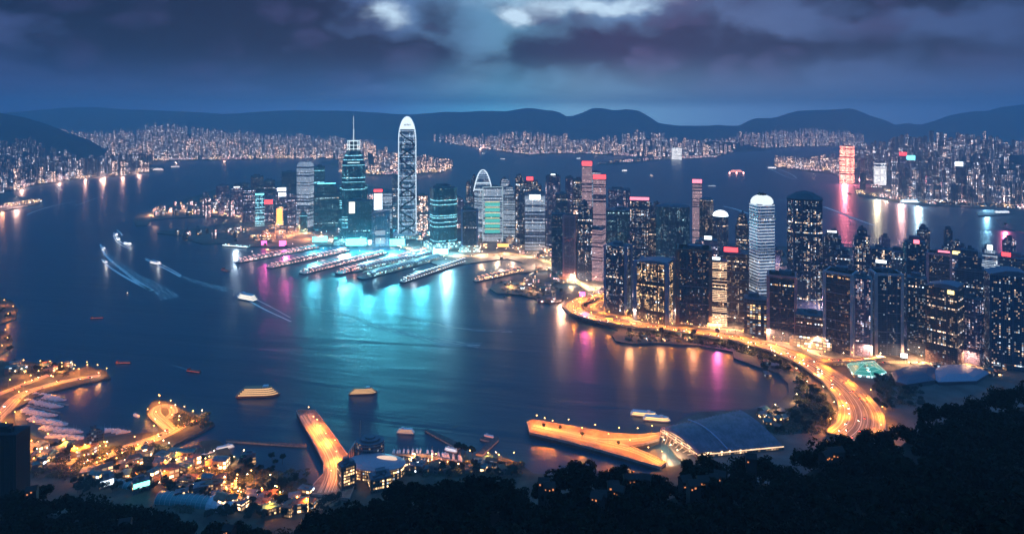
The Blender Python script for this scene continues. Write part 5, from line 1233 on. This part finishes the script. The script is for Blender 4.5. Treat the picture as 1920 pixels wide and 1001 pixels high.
# long barrel vaulted sheds bottom left
def shed(x0, y0, x1, y1, w, h, m, label):
    a, b = G(x0, y0, 3), G(x1, y1, 3); v = b-a; L = v.length
    r = empty('vaulted_shed', (a.x, a.y, 3), math.atan2(v.y, v.x), label=label, cat='shed')
    q = MB(); n = 10
    for i in range(n):
        a0, a1 = math.pi*i/n, math.pi*(i+1)/n
        P = lambda x, t: (x, -w*math.cos(t), h*math.sin(t))
        q.face([P(0, a0), P(L, a0), P(L, a1), P(0, a1)])
    for x in (0, L): q.face([(x, -w*math.cos(math.pi*i/n), h*math.sin(math.pi*i/n)) for i in range(n+1)])
    q.build('roof', m, r); q = MB()
    for k in range(int(L/6)+1):
        pr = None
        for i in range(n+1):
            t = math.pi*i/n; c = (min(L, k*6), -w*1.02*math.cos(t), h*1.03*math.sin(t)+.1)
            if pr: q.bar(pr, c, .22, 4)
            pr = c
        q.build('rib', mat('pale_rib', (.4, .45, .5), .5), r); q = MB()
shed(300, 935, 395, 945, 9, 8, mat('teal_glass_roof', (.05, .2, .22), .25), 'dark teal vaulted shed beside the green lit building')
shed(398, 945, 440, 955, 10, 9, mat('pale_fabric_roof', (.45, .5, .55), .5), 'pale striped vaulted shed at the end of the teal one')
shed(215, 905, 248, 912, 6, 5, mat('teal_glass_roof'), 'short teal vaulted shed between the white and green lit buildings')
# teal glass sports hall and the two pale slopes right of the viaduct
def pavilion():
    z = 3; P = [G(x, y, z) for x, y in [(1588, 688), (1610, 678), (1640, 682), (1662, 702), (1635, 710), (1600, 706)]]; c = P[0]
    r = empty('glass_pavilion', (c.x, c.y, z), label='low faceted glass pavilion glowing teal right of the viaduct', cat='pavilion')
    L = [(p.x-c.x, p.y-c.y) for p in P]
    if area2(L) < 0: L = L[::-1]
    q = MB(); q.prism(L, -1, 4); q.build('wall', [FM('podc')], r)
    cx = sum(a for a, b in L)/6; cy = sum(b for a, b in L)/6; q = MB(); k = len(L)
    for i in range(k): q.face([(*L[i], 4), (*L[(i+1) % k], 4), (cx+(5 if i % 2 else -6), cy+2, 11)])
    q.build('glass_roof', glow('pavroof', (.05, .55, .45), .55), r); q = MB()
    for i in range(k):
        q.bar((*L[i], 4.2), (cx, cy+2, 11.4), .35, 4); q.bar((*L[i], 4.2), (*L[(i+1) % k], 4.2), .4, 4)
        a = L[i]; b = L[(i+1) % k]
        for f in (.3, .6): q.bar((a[0]+(cx-a[0])*f, a[1]+(cy-a[1])*f, 4.4+7*f), (b[0]+(cx-b[0])*f, b[1]+(cy-b[1])*f, 4.4+7*f), .25, 4)
    q.build('roof_frame', glow('pavframe', (.5, 1, .9), .8, False), r)
pavilion()
def shell(pts, z0, z1, label, m):
    P = [G(x, y, 3) for x, y in pts]; c = P[0]; L = [(p.x-c.x, p.y-c.y) for p in P]
    if area2(L) < 0: L = L[::-1]
    r = empty('shell_roof_building', (c.x, c.y, 3), label=label, cat='building')
    q = MB(); q.prism(L, -1, z0); q.build('wall', mat('dark_render', (.05, .06, .08), .8), r)
    cx = sum(a for a, b in L)/len(L); cy = sum(b for a, b in L)/len(L)
    q = MB(); q.loft([([(cx+(a-cx)*k, cy+(b-cy)*k) for a, b in L], z) for k, z in ((1.03, z0), (1.03, z0+.6), (.85, z0+(z1-z0)*.5), (.55, z0+(z1-z0)*.85), (.2, z1))], 0, 0); q.build('roof', m, r)
shell([(1672, 706), (1700, 694), (1740, 690), (1760, 700), (1752, 720), (1700, 728), (1680, 722)], 6, 14, 'dark blue domed roof right of the glowing teal pavilion', mat('slate_dome', (.08, .10, .15), .5))
shell([(1738, 704), (1770, 691), (1810, 690), (1856, 704), (1830, 720), (1760, 722)], 5, 12, 'pale grey sweeping roof between the dark dome and the hill', mat('pale_dome', (.26, .29, .38), .5))
# near dark tower bottom left
def near_tower():
    D = 470; k = D/F; x0, x1 = (-70-960)*k, (30-960)*k; w = x1-x0; zt = HC-(815-HY)*k; zb = HC-(1015-HY)*k
    r = empty('office_tower', ((x0+x1)/2, D+7, zb), 0, label='near black tower rising from the trees in the bottom left corner', cat='tower')
    q = MB(); q.prism(rect(w, 14), -60, zt-zb); q.build('body', [facade('near_dark', (.004, .007, .012), (.003, .005, .009), lit=.012, warm=.9, es=1.5, cw=2.6, fh=3.3, rows=0, rough=.65), mat('tar_roof', (.008, .012, .018), .9)], r)
    q = MB(); q.box(w*.3, 6, 4, w*.1, 0, zt-zb); q.box(3, 3, 3, w*.3, -2, zt-zb); q.build('roof_plant', mat('tar_roof'), r)
    q = MB()
    for i in range(12): q.box(.25, .4, zt-zb+40, -w*.5+w*(i+.5)/12, -7.15, -42)
    q.build('facade_fin', mat('dark_fin', (.006, .010, .016), .5), r)
near_tower()

# small sheds, offices and kiosks on the shore
sr = random.Random(9)
def clutter(x0, x1, y0, y1, n, sts, where, w=(8, 20), h=(4, 11), ymid=None):
    for _ in range(n):
        x = sr.uniform(x0, x1); y = sr.uniform(y0, y1) if not ymid else interp(ymid, x)+sr.uniform(y0, y1); p = G(x, y, 3); ww, dd, hh = sr.uniform(*w), sr.uniform(7, 13), sr.uniform(*h)
        r = empty('small_building', (p.x, p.y, 3), sr.uniform(-.5, .7), label='small flat or gable roofed building on the %s' % where, cat='building', group='small buildings on the %s' % where)
        q = MB(); q.prism(rect(ww, dd), -1, hh); q.build('wall', [FM(sr.choice(sts)), ROOF], r); q = MB()
        if sr.random() < .5: q.loft([(rect(ww*1.06, dd*1.08), hh-.02), (rect(ww*1.06, .4), hh+2.6)], 0, 0, True)
        else: q.prism(rect(ww*1.03, dd*1.03), hh+.02, hh+.6, bottom=True); q.box(ww*.3, dd*.3, 1.6, ww*.1, 0, hh+.58)
        q.build('roof', sr.choice([mat('shed_roof_rust', (.22, .10, .06), .8, var=.4, vs=.3), mat('shed_roof_grey', (.12, .13, .15), .7, var=.4, vs=.3), mat('shed_roof_teal', (.05, .14, .15), .6, var=.3, vs=.3)]), r)
clutter(160, 330, 884, 900, 9, ['podd', 'pod', 'gold'], 'shore between the left roads'); clutter(60, 180, 838, 880, 10, ['podd', 'pod', 'podd'], 'ground beside the dark corner tower')
clutter(20, 130, 686, 700, 12, ['podd', 'pod'], 'left peninsula'); clutter(330, 470, 905, 950, 14, ['podd', 'pod', 'gold'], 'ground left of the orange pier'); clutter(300, 430, 852, 885, 16, ['podd', 'podd', 'pod'], 'middle basin quay')
clutter(220, 330, 850, 875, 6, ['podd', 'pod'], 'ground beside the quay road'); clutter(735, 960, 872, 888, 18, ['podd', 'pod', 'podd'], 'quay behind the small marina', w=(6, 14)); clutter(470, 580, 925, 965, 14, ['podd', 'gold'], 'ground left of the orange pier')
clutter(1168, 1300, 628, 640, 8, ['podd', 'pod'], 'shore park below the viaduct', w=(5, 12), h=(3, 5)); clutter(1430, 1500, 672, 706, 8, ['podd'], 'shore park below the viaduct', w=(5, 12), h=(3, 5)); clutter(1400, 1470, 772, 800, 10, ['podd', 'gold'], 'shore behind the ribbed hall', w=(5, 12), h=(3, 6))
clutter(930, 1040, 528, 545, 10, ['podd', 'podp'], 'curled spit', w=(8, 16), h=(3, 6)); clutter(1010, 1050, 556, 566, 6, ['podd', 'podp'], 'curled spit', w=(8, 16), h=(3, 6)); clutter(985, 1080, 500, 530, 20, ['podd', 'podp', 'pod'], 'shore at the neck of the curled spit', w=(8, 20), h=(4, 9))
clutter(430, 560, 428, 455, 24, ['podd', 'podp', 'pod'], 'open ground left of the ferry plaza', w=(14, 34), h=(5, 14)); clutter(1700, 1900, 690, 705, 8, ['podd'], 'ground behind the domed roofs', w=(8, 16))
# low shrubs and undergrowth
RX = [(640, 1380), (652, 1428), (674, 1470), (704, 1515), (736, 1548), (770, 1568), (810, 1562)]
def shrubs(x0, x1, y0, y1, n, where, s=(1.6, 3.6), ym=None, z=3):
    q = MB(); sp = []
    for _ in range(n):
        x = sr.uniform(x0, x1); y = (interp(ym, x) if ym else 0)+sr.uniform(y0, y1)
        if 1300 < x < 1640 and x > interp(RX, y)-6: continue
        p = G(x, y, z); R0 = sr.uniform(*s)
        for k in range(34):
            a = sr.uniform(0, 6.28); u = sr.uniform(0, 1); rr = R0*sr.uniform(.7, 1.1); c_ = math.sqrt(max(0, 1-u*u)); v = Vector((p.x+rr*c_*math.cos(a)*1.4, p.y+rr*c_*math.sin(a)*1.4, z+rr*u*.9))
            n_ = Vector((sr.uniform(-1, 1), sr.uniform(-1, 1), sr.uniform(0, 1.4))).normalized(); t1 = n_.orthogonal().normalized()*R0*.34; t2 = n_.cross(t1)
            q.face([v-t1, v-t2, v+t1, v+t2])
    q.build('shrubbery', mat('shrub_leaves', (.035, .045, .018), .9, var=.5, vs=.4), label='low dark shrubbery on the %s' % where, cat='shrubs', kind='stuff')
shrubs(1290, 1480, -9, 7, 260, 'bank below the viaduct', ym=[(1290, 634), (1400, 656), (1480, 690)]); shrubs(1490, 1590, 700, 795, 420, 'wide bank inside the viaduct bend'); shrubs(1170, 1290, 622, 640, 90, 'point of the shore park')
shrubs(1440, 1560, 765, 812, 200, 'bank behind the ribbed hall'); shrubs(60, 330, 835, 895, 300, 'ground between the left roads'); shrubs(330, 580, 880, 960, 320, 'ground left of the orange pier'); shrubs(20, 130, 684, 704, 90, 'left peninsula')
shrubs(330, 395, 775, 800, 50, 'dark quarter of the roundabout quay'); shrubs(740, 980, 868, 892, 180, 'shore behind the small marina'); shrubs(1640, 1720, 700, 760, 200, 'slope right of the viaduct'); shrubs(935, 1050, 528, 560, 70, 'curled spit', (1.5, 3))
# ---------------------------------------------------------------- cars on the roads
PAINT = [mat('car_paint_%s' % n, c, .3, .2) for n, c in (('white', (.7, .7, .7)), ('black', (.03, .03, .03)), ('red', (.4, .03, .02)), ('silver', (.4, .42, .45)))]
CG = mat('car_glass', (.02, .025, .03), .1); TYRE = mat('tyre_rubber', (.02, .02, .02), .9); HEAD = glow('headlamp', (1, .85, .6), 60, False); TAIL = glow('taillamp', (1, .08, .03), 30, False)
def car_parts(m):
    q = MB(); q.loft([(rect(4.4, 1.8), .35), (rect(4.5, 1.85), .7), (rect(4.3, 1.75), .95)], 0, 0); b = q.mesh('body', m)
    q = MB(); q.loft([(rect(2.5, 1.65, -.2, 0), .94), (rect(1.7, 1.4, -.25, 0), 1.5)], 0, 0); g = q.mesh('cabin', CG)
    return [('body', b, (0, 0, 0)), ('cabin', g, (0, 0, 0))]
q = MB(); q.bar((0, -.12, 0), (0, .12, 0), .34, 10); WH = q.mesh('wheel', TYRE)
q = MB(); q.box(.1, .45, .25); HL = q.mesh('headlight', HEAD); q = MB(); q.box(.1, .45, .22); TL = q.mesh('taillight', TAIL)
CARS = [car_parts(m) for m in PAINT]; CN = ['white', 'black', 'red', 'silver']
def cars(cl, z, n, where, lanes=3):
    tot = [0]
    for a, b in zip(cl, cl[1:]): tot.append(tot[-1]+math.hypot(b[0]-a[0], b[1]-a[1]))
    for i in range(n):
        s = tot[-1]*(i+R.uniform(.1, .9))/n; k = max(j for j in range(len(tot)-1) if tot[j] <= s); f = (s-tot[k])/(tot[k+1]-tot[k])
        a, b = cl[k], cl[k+1]; ang = math.atan2(b[1]-a[1], b[0]-a[0]); ln = R.choice([-1, 1])*(R.randrange(lanes)+.5)/lanes*.9; hw = a[2]
        x = a[0]+(b[0]-a[0])*f+math.sin(ang)*ln*hw; y = a[1]+(b[1]-a[1])*f-math.cos(ang)*ln*hw
        v = R.randrange(4); r = empty('car', (x, y, z), ang+(0 if ln > 0 else math.pi), label='%s car driving on the %s' % (CN[v], where), cat='car', group='%s cars on the %s' % (CN[v], where))
        P = CARS[v]+[('wheel', WH, (sx*1.35, sy*.8, .34)) for sx in (-1, 1) for sy in (-1, 1)]+[('headlight', HL, (2.24, sy*.6, .55)) for sy in (-1, 1)]+[('taillight', TL, (-2.24, sy*.6, .58)) for sy in (-1, 1)]
        for nm, me, lo in P: o = bpy.data.objects.new(nm, me); C.objects.link(o); o.parent = r; o.location = lo
cars(EXP, 11.02, 95, 'curving viaduct', 4); cars(L1, 3.32, 14, 'left shore road'); cars(L3, 3.42, 16, 'quay road to the roundabout'); cars(L7, 3.32, 14, 'road along the foot of the hill'); cars(S3, 3.37, 18, 'street at the feet of the right towers'); cars(S2, 3.32, 20, 'ferry plaza road'); cars(L2, 3.37, 8, 'inner left road'); cars(BR_, 11.1, 6, 'slip road bridge', 2)

# ---------------------------------------------------------------- hill and trees
CREST = [(-900, 930), (-200, 925), (0, 915), (60, 900), (150, 918), (220, 928), (300, 952), (420, 965), (490, 972), (530, 990), (560, 972), (600, 950), (660, 938), (700, 925), (735, 895), (780, 884), (850, 884), (900, 888), (940, 900), (985, 905),
   (1010, 884), (1060, 864), (1120, 872), (1180, 884), (1240, 884), (1300, 852), (1330, 860), (1390, 834), (1440, 848), (1480, 858), (1500, 836), (1560, 806), (1620, 803), (1680, 790), (1720, 748), (1800, 735), (1850, 722), (1920, 706), (2100, 690), (2800, 640)]
DCR = [(-900, 330), (0, 320), (500, 300), (800, 285), (1200, 280), (1500, 300), (1700, 330), (1920, 360), (2800, 420)]
def hill_z(x, D):
    xp = 960+x*F/D if D > 1 else 960
    Dc = interp(DCR, xp); k = (interp(CREST, xp)-HY)/F+.034
    if D <= Dc: z = HC-D*(k+.42*(1-D/Dc))-4
    else: z = HC-Dc*k-4-(D-Dc)*(k+.10)
    return z+noise.noise(Vector((x*.03, D*.03, 4)))*2.5*min(1, D/80)
q = MB(); g = []
XS = list(range(-1800, 3900, 25)); DS = [4, 12, 25]+[40+12*i for i in range(34)]+[460, 500, 560, 640, 740, 860, 1000, 1150]
for xp in XS:
    g.append([((xp-960)*D/F, D, max(-3, hill_z((xp-960)*D/F, D))) for D in DS])
for i in range(len(XS)-1):
    for j in range(len(DS)-1): q.face([g[i][j], g[i+1][j], g[i+1][j+1], g[i][j+1]])
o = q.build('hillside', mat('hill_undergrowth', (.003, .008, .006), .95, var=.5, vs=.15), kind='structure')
for p in o.data.polygons: p.use_smooth = True

def leaf_mat(n, c):
    m = bpy.data.materials.new(n); m.use_nodes = True; t = NT(m.node_tree); b = t.n['Principled BSDF']
    ge = t.n.new('ShaderNodeNewGeometry'); r_ = ge.outputs['Random Per Island']
    t.put(b.inputs['Base Color'], t.mix(r_, tuple(v*.5 for v in c), tuple(v*1.5 for v in c))); b.inputs['Roughness'].default_value = .9; b.inputs['Specular IOR Level'].default_value = .08
    return m
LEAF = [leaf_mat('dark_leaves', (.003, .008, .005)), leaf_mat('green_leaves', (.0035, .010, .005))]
BARK = mat('tree_bark', (.05, .04, .03), .9)
def crown_mesh(seed, m, n=1300, rad=6.5, hh=4.2, s=.75):
    rr = random.Random(seed); q = MB(); cl = []
    for k in range(11):
        a = rr.uniform(0, 6.28); d = rad*math.sqrt(rr.random())*.68; cl.append((d*math.cos(a), d*math.sin(a), rr.uniform(-.3, .75)*hh, rr.uniform(.28, .5)*rad))
    for i in range(n):
        c = rr.choice(cl); a = rr.uniform(0, 6.28); zc = rr.uniform(-.7, 1); rd = c[3]*rr.uniform(.72, 1.08)
        v = Vector((math.cos(a)*math.sqrt(1-zc*zc), math.sin(a)*math.sqrt(1-zc*zc), zc)); p = Vector(c[:3])+Vector((v.x*rd, v.y*rd, v.z*rd*.8))
        nn = (v+Vector([rr.uniform(-.7, .7) for _ in range(3)])).normalized(); u = nn.orthogonal().normalized(); u.rotate(__import__('mathutils').Quaternion(nn, rr.uniform(0, 6.28))); w = nn.cross(u); e = s*rr.uniform(.6, 1.3)
        q.face([p-u*e, p-w*e*.6, p+u*e, p+w*e*.6])
    return q.mesh('crown', m)
def trunk_mesh(seed, H=9):
    rr = random.Random(seed); q = MB(); q.loft([(ell(.9*k, .9*k, 8), z) for k, z in ((1, -4), (.8, 0), (.6, H*.5), (.4, H))])
    for k in range(4):
        a = rr.uniform(0, 6.28); q.bar((0, 0, H*.5), (3*math.cos(a), 3*math.sin(a), H*.95), .14, 4)
    return q.mesh('trunk', BARK)
KIND = [(crown_mesh(31+k, LEAF[k % 2], rad=R.uniform(5.5, 7.5), hh=R.uniform(3.2, 5)), trunk_mesh(k)) for k in range(6)]
pts = []; tr = random.Random(3); HG = {}
for _ in range(60000):
    xp = tr.uniform(-60, 1985); Dc = interp(DCR, xp); D = math.sqrt(tr.uniform(60**2, (Dc+14)**2)); x = (xp-960)*D/F
    z = hill_z(x, D); row = HY+(HC-z-9)*F/D
    if row > 1045: continue
    c = (int(x//10), int(D//10))
    if any((x-a)**2+(D-b)**2 < 9.2**2 for i in (-1, 0, 1) for j in (-1, 0, 1) for a, b in HG.get((c[0]+i, c[1]+j), [])): continue
    HG.setdefault(c, []).append((x, D)); pts.append((D, x, z))
pts.sort(); print('trees', len(pts))
def tree(x, y, z, s, kind, label, grp, nm='broadleaf_tree'):
    r = empty(nm, (x, y, z), tr.uniform(0, 6.28), label=label, cat='tree', group=grp)
    for n_, me, dz in (('crown', KIND[kind][0], 8), ('trunk', KIND[kind][1], 0)):
        o = bpy.data.objects.new(n_, me); C.objects.link(o); o.parent = r; o.location = (0, 0, dz)
    r.scale = (s, s, s*tr.uniform(.85, 1.15))
near = [p for p in pts]; NT2 = 298
edge = sorted(near, key=lambda p: p[0])
keep = edge[:NT2]; rest = edge[NT2:]
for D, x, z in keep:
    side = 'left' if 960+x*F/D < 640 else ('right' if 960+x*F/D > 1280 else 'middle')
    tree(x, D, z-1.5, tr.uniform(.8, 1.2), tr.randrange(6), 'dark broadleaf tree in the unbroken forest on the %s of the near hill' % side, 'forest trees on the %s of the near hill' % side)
if rest:                                    # the farther rest of the forest
    ob = []
    for k in range(6):
        src = KIND[k][0]; q = bpy.data.meshes.new('forest'); vs = []; fs = []
        sv = [v.co.copy() for v in src.vertices]; sf = [tuple(p.vertices) for p in src.polygons][::2]
        for i, (D, x, z) in enumerate(rest):
            if i % 6 != k: continue
            b = len(vs); s = tr.uniform(.8, 1.25); ca, sa = math.cos(i), math.sin(i)
            vs += [(x+(v.x*ca-v.y*sa)*s, D+(v.x*sa+v.y*ca)*s, z+6.5+v.z*s) for v in sv]; fs += [tuple(b+a for a in f) for f in sf]
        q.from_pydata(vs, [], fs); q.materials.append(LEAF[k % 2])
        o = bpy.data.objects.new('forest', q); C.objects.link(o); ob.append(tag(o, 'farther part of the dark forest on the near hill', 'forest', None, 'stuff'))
# shore park trees
k = 0
for (x0, x1, y0, y1, n, wh) in [(1300, 1420, 640, 655, 12, 'shore park below the viaduct'), (1420, 1520, 668, 700, 16, 'shore park below the viaduct'), (1495, 1590, 715, 790, 34, 'shore park below the viaduct'), (1200, 1320, 626, 640, 10, 'shore park below the viaduct'),
                            (130, 330, 900, 925, 34, 'ground behind the forest edge'), (380, 640, 935, 975, 46, 'ground behind the forest edge'), (700, 980, 878, 895, 30, 'ground behind the forest edge'), (1640, 1740, 700, 770, 26, 'slope right of the viaduct'), (1440, 1560, 775, 815, 22, 'shore park below the viaduct'), (330, 560, 860, 935, 34, 'ground between the orange roads'), (60, 180, 830, 870, 14, 'ground between the orange roads'), (20, 120, 684, 700, 10, 'left peninsula'), (-20, 25, 570, 600, 5, 'upper island'), (-20, 20, 632, 662, 6, 'lower island'), (200, 330, 868, 895, 10, 'ground between the orange roads')]:
    for i in range(n):
        px_, py_ = tr.uniform(x0, x1), tr.uniform(y0, y1)
        if 1300 < px_ < 1640 and px_ > interp(RX, py_)-14: continue
        p = G(px_, py_, 3); tree(p.x, p.y, 2.8, tr.uniform(.5, .85), tr.randrange(6), 'small tree on the %s' % wh, 'small trees on the %s' % wh, 'park_tree')
for x, y, s in [(858, 846, 1.1), (872, 849, 1.0), (886, 852, .9)]:
    p = G(x, y, 2); tree(p.x, p.y, 1, s, 2, 'dark round tree by the hooked breakwater', 'dark round trees by the hooked breakwater', 'park_tree')
for x, y, lb in [(1020, 803, 'leftmost'), (1050, 807, 'middle'), (1092, 819, 'rightmost'), (1160, 835, 'fork side')]:
    p = G(x, y, 6); tree(p.x, p.y, 5.6, .5, 3, '%s dark tree standing on the deck of the forked pier' % lb, None, 'park_tree')
# dwellings showing through the trees
DW = glow('window_amber', (1, .34, .12), .8)
for i, (x, y) in enumerate([(1285, 893), (1300, 900), (1318, 896), (1335, 890), (1180, 890), (1195, 880), (1210, 884), (1120, 925), (1126, 922), (1150, 905), (1160, 915), (1408, 852), (1560, 842), (1548, 846), (1020, 900), (1030, 905), (60, 912), (235, 975), (430, 985), (1570, 838), (1350, 884)]):
    xp = x; k_ = (y-HY)/F; D = interp(DCR, xp)-6; 
    for _ in range(60):
        z = hill_z((xp-960)*D/F, D)+13; kk = (HC-z)/D
        if kk > k_: break
        D -= 3
    X = (xp-960)*D/F; z = hill_z(X, D)
    r = empty('hillside_house', (X, D, z), tr.uniform(-.5, .5), label='small house with amber windows showing through the forest canopy', cat='house', group='small houses with amber windows in the forest')
    q = MB(); q.prism(rect(4.5, 4), -3, 13); q.build('wall', mat('house_render', (.03, .03, .03), .8), r)
    q = MB(); q.loft([(rect(5, 4.6), 13), (rect(5, .3), 14.6)], 0, 0, True); q.build('roof', mat('house_roof', (.015, .012, .012), .8), r)
    for c in range(tr.choice([1, 2, 3])):
        q = MB(); q.box(tr.uniform(.4, .9), .1, tr.uniform(.4, .8), (c-1)*1.4+tr.uniform(-.2, .2), -2.08, 10.5+tr.uniform(0, 1.6)); q.build('window', DW, r)

# ---------------------------------------------------------------- haze over the harbour
q = MB(); q.prism([(-14000, -800), (14000, -800), (14000, 13900), (-14000, 13900)], -4, 710, bottom=True)
hm = bpy.data.materials.new('haze'); hm.use_nodes = True; nt = hm.node_tree; nt.nodes.clear()
v = nt.nodes.new('ShaderNodeVolumePrincipled'); v.inputs['Color'].default_value = (.64, .88, 1, 1); v.inputs['Density'].default_value = 1.35e-4; v.inputs['Anisotropy'].default_value = 0
ou = nt.nodes.new('ShaderNodeOutputMaterial'); nt.links.new(v.outputs[0], ou.inputs['Volume'])
q.build('haze', hm, label='thin blue dusk haze over the harbour', cat='haze', kind='stuff')
for o in bpy.data.objects:
    if '_wdh' in o: del o['_wdh']
